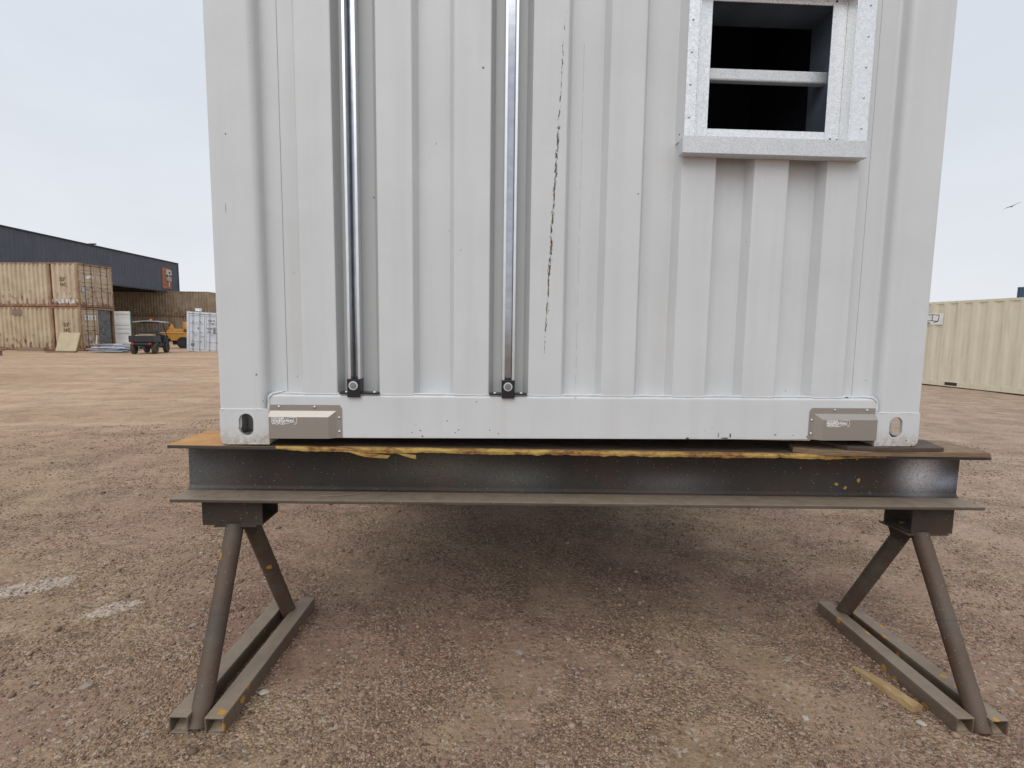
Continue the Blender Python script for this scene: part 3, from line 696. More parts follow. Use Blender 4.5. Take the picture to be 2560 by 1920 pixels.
ln.box(1.606, 1.610, .0515, .20, K + 1.06, K + 1.52); ln.box(2.068, 2.072, .0515, .20, K + 1.06, K + 1.52); ln.box(1.61, 2.068, .0515, .20, K + 1.50, K + 1.504); ln.box(1.61, 2.068, .0515, .20, K + 1.062, K + 1.066)
ln.build('liner', slate, wo)
ib = MB(); ib.box(1.3, 1.31, .07, 1.2, K + .5, K + 2.2); ib.box(2.33, 2.34, .07, 1.2, K + .5, K + 2.2); ib.box(1.31, 2.33, 1.19, 1.2, K + .5, K + 2.2); ib.box(1.31, 2.33, .07, 1.19, K + .49, K + .5); ib.box(1.31, 2.33, .07, 1.19, K + 2.2, K + 2.21)  # closed dark box added behind the window to keep the opening dark
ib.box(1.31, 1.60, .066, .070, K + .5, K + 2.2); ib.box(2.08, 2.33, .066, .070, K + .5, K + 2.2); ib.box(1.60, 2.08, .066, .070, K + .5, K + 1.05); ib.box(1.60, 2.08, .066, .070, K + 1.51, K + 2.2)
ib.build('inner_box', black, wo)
rivm = simple('rivet_steel', (.55, .56, .57), .3, .8)
def dome(mb, c, r, h, ax=(0, -1, 0), n=10):
    c = Vector(c); ax = Vector(ax); mx = Matrix.Translation(c) @ Vector((0, 0, 1)).rotation_difference(ax).to_matrix().to_4x4(); vs = []; 
    for k in range(4):
        a = PI / 2 * k / 4; rr = r * math.cos(a); z = h * math.sin(a)
        vs += [(rr * math.cos(2 * PI * i / n), rr * math.sin(2 * PI * i / n), z) for i in range(n)]
    vs.append((0, 0, h)); fs = []
    for k in range(3):
        for i in range(n): j = (i + 1) % n; fs.append((k * n + i, k * n + j, (k + 1) * n + j, (k + 1) * n + i))
    for i in range(n): fs.append((3 * n + i, 3 * n + (i + 1) % n, 4 * n))
    mb.add(vs, fs, True, mx)
rd = bpy.data.meshes.new('rv')
for X, zs in ((1.551, (1.10, 1.203, 1.303, 1.402, 1.50)), (2.138, (1.082, 1.18, 1.276, 1.372, 1.468))):
    for z in zs:
        m = MB(); dome(m, (X, -.004, K + z), .0042, .0028); m.tube((X, -.0062, K + z), (X, -.0070, K + z), .0016, 8); m.build('rivet', rivm, wo)
dark = simple('dark_hole', (.02, .02, .022), .6)
for X, z in ((1.592, 1.068), (2.064, 1.062), (2.055, 1.505), (1.60, 1.505), (2.088, 1.060)):
    m = MB(); m.tube((X, .0448, K + z), (X, .0435, K + z), .0036, 10); m.build('screw', dark, wo)

# ---- two slotted steel channels with black foot brackets and bolts
blk = simple('black_powdercoat', (.013, .014, .018), .35, 0, .1)
bolt_d = simple('bolt_head', (.30, .32, .34), .35, .6)
bolt_m = simple('zinc_bolt', (.75, .77, .78), .4, .5)
in_m = simple('channel_inner', (.45, .46, .50), .16, .95, .12, 30)
STRUT2 = simple('bright_zinc', (.74, .77, .78), .3, .8, .06, 20)
for (x0, x1, nm) in ((.427, .468, 0), (.946, .988, 1)):
    y0, y1, t = .004, .0445, .0025; z0, z1 = K + .190, K + CH - .15
    ch = MB(); ch.box(x0, x0 + t, y0, y1, z0, z1); ch.box(x1 - t, x1, y0, y1, z0, z1)
    ch.box(x0, x0 + .0085, y0 - .0022, y0, z0, z1); ch.box(x1 - .0085, x1, y0 - .0022, y0, z0, z1)
    ch.box(x0 + .0068, x0 + .0085, y0, y0 + .007, z0, z1); ch.box(x1 - .0085, x1 - .0068, y0, y0 + .007, z0, z1)
    c = ch.build('strut_channel', STRUT2, cont, .0006, 1)
    MB().box(x0 + t, x1 - t, y1 - .0025, y1, z0, z1).build('channel_back', in_m, c)
    b = MB(); b.box(x0 - .001, x1 + .001, -.010, -.0055, K + .164, K + .226); b.box(x0 - .001, x0 + .002, -.0055, .040, K + .176, K + .226); b.box(x1 - .002, x1 + .001, -.0055, .040, K + .176, K + .226)
    xa = .398 if nm == 0 else .902; xb = .532 if nm == 0 else 1.032
    b.box(xa, x0 - .002, -.006, .036, K + .1745, K + .1795); b.box(x1 + .002, xb, -.006, .036, K + .1745, K + .1795); b.box(x0 - .002, x1 + .002, -.0055, .036, K + .1745, K + .1758)
    b.build('foot_bracket', blk, c, .0016)
    xc = (x0 + x1) / 2 - .001; zc = K + .204
    MB().tube((xc, -.010, zc), (xc, -.0125, zc), .0150, 24).build('washer', bolt_m, c, .0006, 1); bm_ = MB(); bm_.tube((xc, -.0125, zc), (xc, -.0145, zc), .0108, 20); bm_.tube((xc, -.0145, zc), (xc, -.0185, zc), .0085, 6)
    bm_.build('bolt', bolt_d, c, .0008, 2)
    for xs_ in (xa + .020, xb - .020):
        sm = MB(); dome(sm, (xs_, .012, K + .1795), .0055, .004, (0, 0, 1)); sm.build('screw', bolt_m, c)

# ---- folded stainless vent covers with the maker's printed mark
stain = mat_galv('brushed_stainless', .42, .85, .33, .05)
nt = stain.node_tree; [nt.nodes.remove(q) for q in list(nt.nodes) if q.type == 'TEX_VORONOI']
_b = nt.nodes['Principled BSDF']; _b.inputs['Base Color'].default_value = (.40, .37, .335, 1); _b.inputs['Roughness'].default_value = .42
for l in list(_b.inputs['Base Color'].links) + list(_b.inputs['Roughness'].links): nt.links.remove(l)
_b.inputs['Metallic'].default_value = .7
prt = simple('white_print', (.86, .86, .86), .5)
def vent_cover(x_in, x_out, sgn, label):
    """x_in = end against the casting, x_out = flanged end; sgn = +1 when the flange is on the right"""
    z0, z1 = K + .024, K + .137; d = .016; f1 = .021; s1 = .019
    a, b2, c2 = x_out, x_out - sgn * .019, x_out - sgn * .042
    y0 = -.0015; yf = -d
    mb = MB()
    A = [(x_in, y0, z1), (a - sgn * .008, y0, z1), (a, y0, z1 - .012), (a, y0, z0)]                # flange outer
    B = [(x_in, y0, z1 - f1), (b2, y0, z1 - f1), (b2, y0, z0)]                                     # slope start
    D = [(x_in, yf, z1 - f1 - s1), (c2, yf, z1 - f1 - s1), (c2, yf, z0)]                          # front face edge
    vs = A + B + D + [(x_in, yf, z0), (x_in, y0, z0)]
    mb.add(vs, [(0, 1, 5, 4), (1, 2, 5), (2, 3, 6, 5), (4, 5, 8, 7), (5, 6, 9, 8), (7, 8, 9, 10), (4, 7, 10, 11), (6, 11, 10, 9)])
    o = mb.build('vent_cover', stain, cont); o['label'] = label
    so = o.modifiers.new('s', 'SOLIDIFY'); so.thickness = .0012; so.offset = 0
    be = o.modifiers.new('b', 'BEVEL'); be.width = .0012; be.segments = 2
    for (X, Z) in ((x_in + sgn * .030, z1 - .008), (x_in + sgn * .148, z1 - .008), (a - sgn * .0095, z1 - .044), (a - sgn * .0095, z0 + .021)):
        m = MB(); dome(m, (X, y0 - .0008, Z), .0054, .0036); m.tube((X, y0 - .0038, Z), (X, y0 - .0044, Z), .0016, 8); m.build('rivet', rivm, o)
    # printed mark, read left to right on both covers
    lx = (x_in + .010) if sgn > 0 else (c2 + .012)
    mk = Matrix.Translation((lx, yf - .0014, K + .0805)) @ Matrix.Rotation(PI / 2, 4, 'X')
    text('CONTAINER', .0085, prt, mk @ Matrix.Translation((.000, .0090, 0)), 'logo_lettering', o, .0003, sx=.85, bold=.0004)
    text('MODIFICATION', .0098, prt, mk @ Matrix.Translation((.000, .0005, 0)), 'logo_lettering', o, .0003, sx=1.0, bold=.0006)
    text('WORLD', .0105, prt, mk @ Matrix.Translation((.0008, -.0083, 0)), 'logo_lettering', o, .0003, sx=1.1, bold=.0004)
    lg = MB(); Y = yf - .0016; ox, oz = lx, K + .0805
    segs = [(.047, .0115, .073, .0165), (.073, .0165, .073, .0005), (.073, .0005, .082, -.0065), (.073, .0165, .083, .0135), (.083, .0135, .083, -.0055), (.083, -.0055, .074, -.0085), (.041, -.0075, .073, .0000)]
    for (xa, za, xb, zb_) in segs:
        dx, dz = xb - xa, zb_ - za; Ln = math.hypot(dx, dz); nx_, nz_ = -dz / Ln * .0007, dx / Ln * .0007
        q = [(ox + xa + nx_, oz + za + nz_), (ox + xb + nx_, oz + zb_ + nz_), (ox + xb - nx_, oz + zb_ - nz_), (ox + xa - nx_, oz + za - nz_)]
        lg.prism(q, 'y', Y, Y + .0004)
    lg.build('logo_box_outline', prt, o)
vent_cover(.1665, .405, 1, 'bright stainless vent cover beside the left corner casting')
vent_cover(2.2715, 2.032, -1, 'duller stainless vent cover beside the right corner casting')

# ------------------------------------------------------------------ near: odds and ends on the ground
stake_m = mat_wood('split_wood', (.30, .19, .085), (.44, .31, .16), (8, 1.2, 8), 10)
def stake():
    A = Vector(ST_A); B = Vector(ST_B); d = B - A; Ln = d.length
    mx = Matrix.Translation(A) @ Vector((0, 1, 0)).rotation_difference(d).to_matrix().to_4x4()
    mb = MB(); n = 10; prof = [(-.025, 0), (.025, 0), (.021, .020), (.0, .031), (-.021, .018)]
    vs = []; 
    for i in range(n + 1):
        t = i / n; k = .35 + .65 * min(1, t * 2.2); 
        for (x_, z_) in prof: vs.append((x_ * k + .003 * noise.noise((x_ * 50, t * 6, 1)), t * Ln, z_ * k + .003 * noise.noise((x_ * 50, t * 9, 5))))
    m = len(prof); fs = [(i * m + k, i * m + (k + 1) % m, (i + 1) * m + (k + 1) % m, (i + 1) * m + k) for i in range(n) for k in range(m)] + [tuple(range(m))[::-1], tuple(range(n * m, n * m + m))]
    mb.add(vs, fs, False, mx); o = mb.build('wooden_stake', stake_m); o.modifiers.new('b', 'BEVEL').width = .001
    return tag(o, 'broken yellow-brown wooden stake lying on the gravel beside the right trestle', 'wooden stake')
ST_A = (2.318, .062, gh(2.318, .062) + .001); ST_B = (2.380, -.172, gh(2.380, -.172) + .001)
stake()
twig_m = simple('dry_twig', (.27, .19, .13), .9)
def twig(pts, r, label, name='twig', mat=None):
    mb = MB(); P = [Vector(p) for p in pts]; mb.path(P, [r * (1 - .5 * i / len(P)) for i in range(len(P))], 7)
    return tag(mb.build(name, mat or twig_m), label, 'twig')
red_m = simple('red_twig', (.20, .09, .05), .8)
zf = lambda x, y: zt(x) - BH + TF + .002
twig([(.314, .047, zf(.314, 0)), (.36, .046, zf(.36, 0)), (.415, .058, zf(.415, 0) + .002), (.472, .082, zf(.472, 0) + .001)], .0016, 'thin reddish twig lying on the lower flange of the beam')
def gtwig(a, b, r, label):
    m = ((a[0] + b[0]) / 2 + .004, (a[1] + b[1]) / 2); return twig([(x, y, gh(x, y) + r * 1.2) for x, y in (a, m, b)], r, label)
gtwig((-.312, .395), (-.292, .340), .0032, 'short pale twig on the gravel left of the left trestle')
gtwig((1.070, -.040), (1.040, -.118), .0030, 'flat pale splinter of wood on the bare gravel in the middle foreground')
gtwig((1.47, .150), (1.510, .112), .0026, 'small crooked twig on the gravel right of the middle foreground')
stone_l = simple('pale_stone', (.44, .40, .34), .85, 0, .2, 40, .4, 120)
stone_d = simple('grey_stone', (.28, .235, .20), .85, 0, .2, 40, .4, 120)
def stone(x, y, r, seed, mat, label, flat=.55, el=1.25):
    bm = bmesh.new(); bmesh.ops.create_icosphere(bm, subdivisions=3, radius=1)
    for v in bm.verts:
        k = 1 + .22 * noise.noise(v.co * 1.3 + Vector((seed, 0, 0))) + .08 * noise.noise(v.co * 4 + Vector((0, seed, 0)))
        v.co = Vector((v.co.x * el, v.co.y, v.co.z * flat)) * k * r
    me = bpy.data.meshes.new('stone'); bm.to_mesh(me); bm.free(); me.polygons.foreach_set('use_smooth', [True] * len(me.polygons)); me.materials.append(mat)
    o = bpy.data.objects.new('stone', me); C.objects.link(o); o.location = (x, y, gh(x, y) + r * flat * .35); o.rotation_euler = (0, 0, seed * 1.7)
    return tag(o, label, 'stone', 'larger stones lying in the gravel')
stone(1.967, -.197, .0105, 1, stone_l, 'whitish stone on the gravel left of the wooden stake')
stone(.142, -.069, .014, 2, stone_l, 'pale flat stone on the gravel just right of the left trestle')
stone(1.033, .148, .015, 3, stone_d, 'pale flat stone in the gravel under the middle of the beam', .22)
stone(-.485, -.016, .017, 4, stone_d, 'rounded grey-brown stone at the lower left, left of the left trestle')
stone(2.345, -.225, .012, 5, stone_l, 'white stone at the near end of the wooden stake')
stone(-.325, .358, .013, 6, stone_d, 'rounded stone beside the short pale twig left of the trestle')

# ------------------------------------------------------------------ far: containers
TAN = ((.45, .36, .25), (.56, .465, .335))
def door_end(root, W, H, paint, barm, gap, mats, ribs, open_right=False, rust=None):
    """door leaves at local y = 0 facing -y ; x 0..W"""
    f = .10; h0, h1 = .17, H - .16; wl = (W - 2 * f) / 2 - .012
    hinge = {}
    for k in (0, 1):
        if open_right and k == 1: continue
        x0 = f + k * (wl + .024); m = MB()
        m.box(x0, x0 + wl, .035, .045, h0, h1)
        m.box(x0, x0 + .07, .0, .034, h0, h1); m.box(x0 + wl - .07, x0 + wl, .0, .034, h0, h1)
        m.box(x0 + .07, x0 + wl - .07, .0, .034, h0, h0 + .07); m.box(x0 + .07, x0 + wl - .07, .0, .034, h1 - .07, h1)
        for (za, zb_) in ribs: m.prism([(.034, h0 + za * (h1 - h0)), (.004, h0 + za * (h1 - h0) + .03), (.004, h0 + zb_ * (h1 - h0) - .03), (.034, h0 + zb_ * (h1 - h0))], 'x', x0 + .12, x0 + wl - .12)
        d = m.build('door', paint, root)
        for xb in (x0 + wl * .30, x0 + wl * .72):
            b = MB()
            b.tube((xb, -.03, h0 - .09), (xb, -.03, h1 + .09), .017, 8)
            for z in (h0 - .06, h0 + .5, h0 + 1.1, h1 - .5, h1 + .05): b.box(xb - .04, xb + .04, -.035, -.001, z, z + .06)
            b.box(xb, xb + .28, -.055, -.04, h0 + .85 + (.12 if xb < x0 + wl / 2 else 0), h0 + .88 + (.12 if xb < x0 + wl / 2 else 0))
            b.build('locking_bar', barm, d)
        MB().box(x0 - .012, x0, .002, .03, h0, h1).build('gasket', gap, d); MB().box(x0 + wl, x0 + wl + .012, .002, .03, h0, h1).build('gasket', gap, d)
        xh = x0 - .02 if k == 0 else x0 + wl + .02
        for q in range(4): z = h0 + .25 + q * (h1 - h0 - .5) / 3; MB().box(xh - .03, xh + .03, -.018, -.001, z - .05, z + .05).build('hinge', paint, d)
def far_container(name, label, cat, L_, W, H, paint, loc, rot, doors=True, posts=(), group=None, barm=None, gap=None, ribs=((.05, .16), (.42, .5), (.54, .62), (.8, .93)), open_right=False, tilt=0, pitch=.30, pocket=None, depth=.036, frame=None):
    """local frame: door end at y=0 facing -y, x across 0..W, body runs to +y"""
    t = bpy.data.objects.new(name, None); C.objects.link(t); t.location = loc; t.rotation_euler = (0, tilt, rot); tag(t, label, cat, group)
    frame = frame or paint
    for x0 in (0, W - .12):
        for y0 in [0.0, L_ - .12] + [p_ - .06 for p_ in posts]:
            MB().box(x0, x0 + .12, y0, y0 + (.12), .118, H - .118).build('corner_post', frame, t, .006, 1)
            for z0 in (0, H - .118): MB().box(x0 - .003 if x0 == 0 else W - .165, x0 + .165 if x0 == 0 else W + .003, y0 - .003 if y0 == 0 else (y0 - .03), y0 + .165, z0, z0 + .1175).build('corner_casting', frame, t, .006, 1)
    for (x0, x1) in ((.004, .055), (W - .055, W - .004)):
        MB().box(x0, x1, .166, L_ - .151, .02, .165).build('bottom_rail', frame, t); MB().box(x0, x1, .166, L_ - .151, H - .085, H - .012).build('top_rail', frame, t)
    for y0 in (.004, L_ - .064): MB().box(.166, W - .166, y0, y0 + .06, .02, .16).build('sill', frame, t); MB().box(.166, W - .166, y0, y0 + .06, H - .13, H - .012).build('header', frame, t)
    segs = [.0] + list(posts) + [L_]
    for side in (0, 1):
        mb = MB()
        for a, b_ in zip(segs[:-1], segs[1:]):
            l0, l1 = a + .1, b_ - .1; P = [(l0, depth)]; n = max(1, int((l1 - l0 - .04) / pitch)); pt = (l1 - l0) / n
            for i in range(n):
                x_ = l0 + i * pt; P += [(x_ + pt * .14, depth), (x_ + pt * .36, 0), (x_ + pt * .64, 0), (x_ + pt * .86, depth)]
            P.append((l1, depth))
            pts = [(.006 + d if side == 0 else W - .006 - d, l) for l, d in P]
            mb.prism(pts, 'z', .16, H - .08, closed=False)
        o = mb.build('side_wall', paint, t, fixn=False); so = o.modifiers.new('s', 'SOLIDIFY'); so.thickness = .002
    MB().box(.05, W - .05, .07, L_ - .07, H - .05, H - .03).build('roof', paint, t)
    MB().box(.056, W - .056, .07, L_ - .07, .10, .16).build('floor', under, t)
    mb = MB(); P = [(.12, .03)]; n = 8; pt = (W - .24) / n
    for i in range(n): x_ = .12 + i * pt; P += [(x_ + pt * .1, .03), (x_ + pt * .25, 0), (x_ + pt * .6, 0), (x_ + pt * .8, .03)]
    P.append((W - .12, .03))
    mb.prism([(x_, L_ - .01 - d) for x_, d in P], 'z', .15, H - .12, closed=False); mb.build('end_panel', paint, t, fixn=False)
    if doors: door_end(t, W, H, paint, barm or paint, gap or under, None, ribs, open_right)
    else:
        mb = MB(); mb.prism([(x_, .01 + d) for x_, d in P], 'z', .15, H - .12, closed=False); mb.build('end_panel', paint, t, fixn=False)
    return t
tan1 = mat_rusty_paint('tan_paint_weathered', *TAN, rust=.75)
tan2 = mat_rusty_paint('tan_paint_rustier', (.43, .335, .225), (.54, .44, .305), rust=.95)
rrow = mat_rusty_paint('tan_paint_old_rust', (.25, .185, .12), (.38, .30, .21), rust=.95)
rframe = mat_rusty_paint('rusty_frame', (.24, .12, .065), (.36, .24, .15), rust=.8)
rbar = simple('rusty_bars', (.16, .07, .035), .8, 0, .5, 9)
ribs53 = ((.03, .12), (.36, .43), (.46, .53), (.57, .64), (.80, .86), (.89, .97))
gL = -.41
# near left stack: local -y faces +X  -> rot = +90deg. Local x -> +Y , local y -> -X
CX0, CY0 = -25.15, 32.9
for lvl, lab in ((0, 'lower rusty tan long container of the left stack, right-hand door standing open'), (1, 'upper rusty tan long container on top of the left stack, both doors shut')):
    z = gL + lvl * 2.80
    t = far_container('long_container', lab, 'container', 16.15, 2.59, 2.79, tan2 if lvl == 0 else tan1, (CX0, CY0, z + .02), R(82.5), posts=(1.98, 14.17), group='tan containers stacked in front of the dark building', barm=rbar, gap=rbar, ribs=ribs53, open_right=(lvl == 0), pitch=.30, depth=.075, frame=rframe)
    blackp = simple('stencil_brown', (.07, .035, .02), .8); whitep = simple('sticker_white', (.75, .75, .73), .6)
    # long side facing -Y is local x = 0 ; stencils and stickers
    m_ = Matrix(((0, 0, -1, -.002), (-1, 0, 0, 0), (0, 1, 0, 0), (0, 0, 0, 1)))
    def side_at(y, z_): return Matrix.Translation((0, y, z_)) @ m_
    text("53'", .34, blackp, side_at(1.22 if lvl == 0 else 1.25, 1.55 if lvl == 0 else 1.62), 'stencil_lettering', t, .002, bold=.006)
    text("HC", .30, blackp, side_at(1.20 if lvl == 0 else 1.23, 1.22 if lvl == 0 else 1.30), 'stencil_lettering', t, .002, bold=.006)
    s_ = MB()
    if lvl == 1:
        s_.box(-.004, .0, .10, 1.86, .22, .48); o = s_.build('patch_panel', mat_rusty_paint('patch_white', (.50, .50, .46), (.62, .62, .58), rust=.9), t); o['label'] = 'pale riveted repair panel spotted with rust'
        s_ = MB(); s_.prism([(.50, 1.86), (.62, 2.0), (.86, 2.06), (1.00, 2.04), (1.10, 1.90), (1.04, 1.84), (.90, 1.92), (.72, 1.80)], 'y', -.006, -.002); s_.build('sticker', whitep, t)
        s_ = MB(); s_.box(.24, .60, -.006, -.002, .98, 1.28); s_.build('sticker', simple('sticker_grey', (.45, .48, .5), .6), t)
    else:
        s_.box(.30, 1.12, -.006, -.002, 1.98, 2.28); o = s_.build('sign', whitep, t)
        s_ = MB()
        for k in range(9): s_.box(.36 + (k % 3) * .25, .36 + (k % 3) * .25 + .18, -.008, -.0062, 2.03 + (k // 3) * .075, 2.06 + (k // 3) * .075)
        s_.build('sign_lettering', simple('sign_black', (.03, .03, .035), .6), t)
        s_ = MB(); s_.box(.34, .70, -.006, -.002, .68, .92); s_.build('sticker', simple('sticker_blue', (.42, .46, .56), .6), t)
        s_ = MB(); s_.box(-.005, -.001, 4.05, 4.78, 2.22, 2.62); o = s_.build('patch_panel', simple('patch_brown', (.22, .155, .12), .8), t)
        # grey inner wall of the opened half and the open leaf folded out
        s_ = MB(); P = []
        for i in range(10): P += [(1.235 + i * .11, .09), (1.265 + i * .11, .06), (1.30 + i * .11, .06), (1.325 + i * .11, .09)]
        s_.prism(P, 'z', .165, 2.63, closed=False); s_.build('inner_partition', simple('grey_inner_wall', (.16, .165, .165), .8, 0, .5, 6), t, fixn=False)
    if lvl == 0:
        dl = MB(); Wd = 1.17; h0, h1 = .17, 2.63; x0 = 2.55
        # leaf stands at right angles to the opening, in the local plane x = const, stretching to local -y
        dl.box(x0, x0 + .03, -Wd - .02, -.02, h0, h1); dl.box(x0 - .03, x0, -Wd - .02, -Wd + .06, h0, h1); dl.box(x0 - .03, x0, -.10, -.02, h0, h1)
        for a, b_ in ((.0, .05), (.10, .16), (.40, .46), (.52, .58), (.62, .72), (.93, 1)): dl.box(x0 - .055, x0, -Wd + .0605, -.1005, h0 + a * 2.46, h0 + b_ * 2.46)
        ol = dl.build('open_door', simple('pale_door_paint', (.74, .75, .74), .6, 0, .06, 3), t); ol['label'] = 'pale inner face of the opened door'
        e_ = MB(); e_.box(x0 - .034, x0 + .033, -.0195, -.004, h0, h1); e_.build('door_edge', simple('dark_red_edge', (.14, .03, .03), .6), ol)
        gs = MB(); gs.box(x0 - .034, x0 + .033, -Wd - .045, -Wd - .0205, h0, h1); gs.build('door_gasket', simple('green_gasket', (.10, .26, .22), .6), ol)
# rear row seen below the roof edge
for lvl, lab in ((0, 'lower ribbed brown-tan container of the far rear row behind the yellow machine'), (1, 'upper ribbed brown-tan container of the far rear row, under the end of the dark roof')):
    far_container('long_container', lab, 'container', 16.15, 2.44, 2.79, rrow, (-30.5, 58.6, -.43 + lvl * 2.80 + .02), R(90), posts=(), group='containers of the far rear row', doors=False, frame=rframe if lvl == 0 else rrow, pitch=.31, depth=.09)
# dark building carried on the stacks
bld = thing('steel_building', 'long dark charcoal steel-clad building resting on the container stacks at the left', 'building', (-46, 47, 5.2), worldparts=False)
clad = mat_rusty_paint('charcoal_cladding', (.082, .093, .118), (.096, .108, .135), rust=0, low=False, rough=.8)
mb = MB(); x0 = 0; yb0, yb1 = -11.2, 14.0
n = 63; pt = (yb1 - yb0) / n; P = []
for i in range(n): y_ = yb0 + i * pt; P += [(10.95, y_), (10.95, y_ + pt * .8), (10.965, y_ + pt * .85), (10.965, y_ + pt * .95)]
P.append((10.95, yb1))
mb.prism(P, 'z', .0, 3.22, closed=False); o = mb.build('side_cladding', clad, bld, fixn=False); o.modifiers.new('s', 'SOLIDIFY').thickness = .02
MB().box(-12, 10.9, yb0, yb0 + .1, 0, 3.2).box(-12, 10.9, yb1 - .1, yb1, 0, 3.2).box(-12, -11.9, yb0 + .1, yb1 - .1, 0, 3.2).build('end_wall', clad, bld)
MB().box(-12.1, 11.06, yb0 - .1, yb1 + .05, 3.225, 3.32).build('roof', simple('roof_trim', (.02, .022, .027), .6), bld)
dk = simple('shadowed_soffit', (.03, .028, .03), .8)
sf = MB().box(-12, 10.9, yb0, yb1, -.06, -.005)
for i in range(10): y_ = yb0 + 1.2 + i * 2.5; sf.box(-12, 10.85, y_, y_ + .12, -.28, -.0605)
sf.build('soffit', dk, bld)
MB().box(10.90, 11.02, yb0, yb1 + .02, -.12, -.006).box(10.93, 11.03, yb1 - .02, yb1 + .06, 0, 3.2).build('trim', simple('dark_trim', (.03, .028, .04), .5), bld)
vn = MB().tube((10.3, 1.8, 3.32), (10.3, 1.8, 3.44), .06, 10); vn.tube((10.3, 1.5, 3.44), (10.45, 2.2, 3.56), .07, 10); vn.build('roof_vent', dk, bld)
for i in range(0): pass
# electrical board screwed to the cladding
eb = thing('meter_board', 'orange plywood board with grey electrical boxes on the end of the dark building', 'electrical board', (-35.0, 59.0, 6), worldparts=False)
MB().box(-.05, .02, -1.0, .55, -.55, 1.70).build('board', simple('orange_ply', (.36, .14, .07), .8, 0, .25, 3), eb, .01)
m = MB().box(.022, .22, -.45, .35, .95, 1.50); m.build('meter_box', simple('grey_box', (.50, .51, .52), .5), eb, .02)
MB().tube((.225, -.05, 1.22), (.28, -.05, 1.22), .13, 14).build('meter', simple('meter_glass', (.04, .04, .05), .2), eb)
MB().box(.022, .20, -.45, .35, .28, .72).build('switch_box', simple('grey_box2', (.33, .33, .33), .5), eb, .02)
MB().tube((.08, -.05, .72), (.08, -.05, .95), .06, 8).tube((.08, .0, -.35), (.08, .0, .28), .06, 8).build('conduit', simple('conduit', (.6, .6, .6), .4), eb)

# white container at the left edge of ours
wp2 = simple('pale_blue_white_paint', (.60, .635, .68), .5, 0, .06, 2)
wbar = simple('grey_bars', (.36, .38, .42), .5, .2)
wt = far_container('shipping_container', 'pale white container with closed double doors behind the yellow machine', 'container', 6.06, 2.44, 2.60, wp2, (-18.93, 33.4, gz(-18.9, 33.4) + .02), R(-6), barm=wbar, gap=simple('black_gasket', (.015, .015, .02), .6), ribs=((.23, .25), (.49, .51), (.72, .74), (.77, .78)), tilt=R(2.9), frame=wp2)
inkd = simple('dark_ink', (.05, .05, .06), .6)
m_ = Matrix.Translation((0, -.004, 0)) @ Matrix.Rotation(PI / 2, 4, 'X')
def dtext(s_, size, x_, z_, par=wt): return text(s_, size, inkd, Matrix.Translation((x_, 0, z_)) @ m_, 'marking', par, .001, bold=.002)
dtext('TRU 10', .15, 1.42, 2.02); dtext('22', .14, 1.70, 1.83); dtext('NEW', .16, 1.38, 1.50); dtext('22G1', .13, 1.40, 1.30); dtext('8', .17, .74, 1.48)
b = MB(); b.box(.32, .48, -.008, -.003, .36, .54)
for k in range(10): z_ = 1.22 + k * .045; b.box(1.78, 1.96, -.004, -.001, z_, z_ + .02)
b.build('data_plate', inkd, wt)
bx = thing('white_box', 'small white box sitting on the roof of the pale white container', 'box', (-18.25, 33.8, gz(-18.9, 33.4) + 2.60), worldparts=False)
MB().box(-.15, .12, -.15, .15, .03, .20).build('body', whitep, bx, .01); MB().box(-.17, .14, -.17, .17, .20, .225).build('lid', whitep, bx, .004)

# right-hand cream container
cream = mat_rusty_paint('cream_paint', (.66, .605, .46), (.70, .645, .50), rust=.0, low=False, rough=.5)
cream_d = simple('cream_lower_rail', (.50, .44, .27), .6, 0, .1, 3)
# side facing our container: local x = 0 side faces local -x. Local y axis points from near end to far end.
ax = Vector((15.069 - 15.419, 14.575 - 11.585, 0)).normalized(); rot = math.atan2(-ax.x, ax.y)
st = Vector((15.419, 11.585, 0)) - ax * 5.2
rt = far_container('shipping_container', 'long cream container standing on the gravel at the right edge', 'container', 12.19, 2.44, 2.66, cream, (st.x, st.y, gz(15.3, 13) + .015), rot, doors=False, pitch=.42, depth=.028, frame=cream)
pk = MB(); pk.box(-.001, .003, 7.05, 7.43, .055, .150); pk.build('forklift_pocket', simple('pocket_dark', (.045, .025, .022), .8), rt)
sk = MB(); sk.box(-.010, -.004, 7.66, 9.4, 1.93, 2.29); sg = sk.build('sign', whitep, rt)
m_ = Matrix(((0, 0, -1, -.0115), (-1, 0, 0, 0), (0, 1, 0, 0), (0, 0, 0, 1)))
BASE[sg.name] = Matrix.Identity(4)
ink = simple('sign_ink', (.02, .02, .025), .5)
text('CONTAINER', .115, ink, Matrix.Translation((0, 9.02, 2.06)) @ m_, 'sign_lettering', sg, .001, bold=.004, sx=1.1)
text('262-2001', .085, ink, Matrix.Translation((0, 8.45, 1.95)) @ m_, 'sign_lettering', sg, .001, bold=.003, sx=1.2)
lg = MB()
def seg(ya, za, yb, zb_, wdt=.008):
    dy, dz = yb - ya, zb_ - za; Ln = math.hypot(dy, dz); ny, nz_ = -dz / Ln * wdt, dy / Ln * wdt
    lg.prism([(ya + ny, za + nz_), (yb + ny, zb_ + nz_), (yb - ny, zb_ - nz_), (ya - ny, za - nz_)], 'x', -.0125, -.0102)
for q in ((8.02, 2.25, 8.6, 2.21), (8.02, 2.25, 8.02, 2.06), (8.02, 2.25, 7.80, 2.225), (7.80, 2.225, 7.82, 2.03), (7.82, 2.03, 8.02, 2.06), (8.02, 2.06, 8.6, 2.025), (7.82, 2.03, 7.98, 2.0)): seg(*q, .010)
lg.build('logo_box_outline', ink, sg)
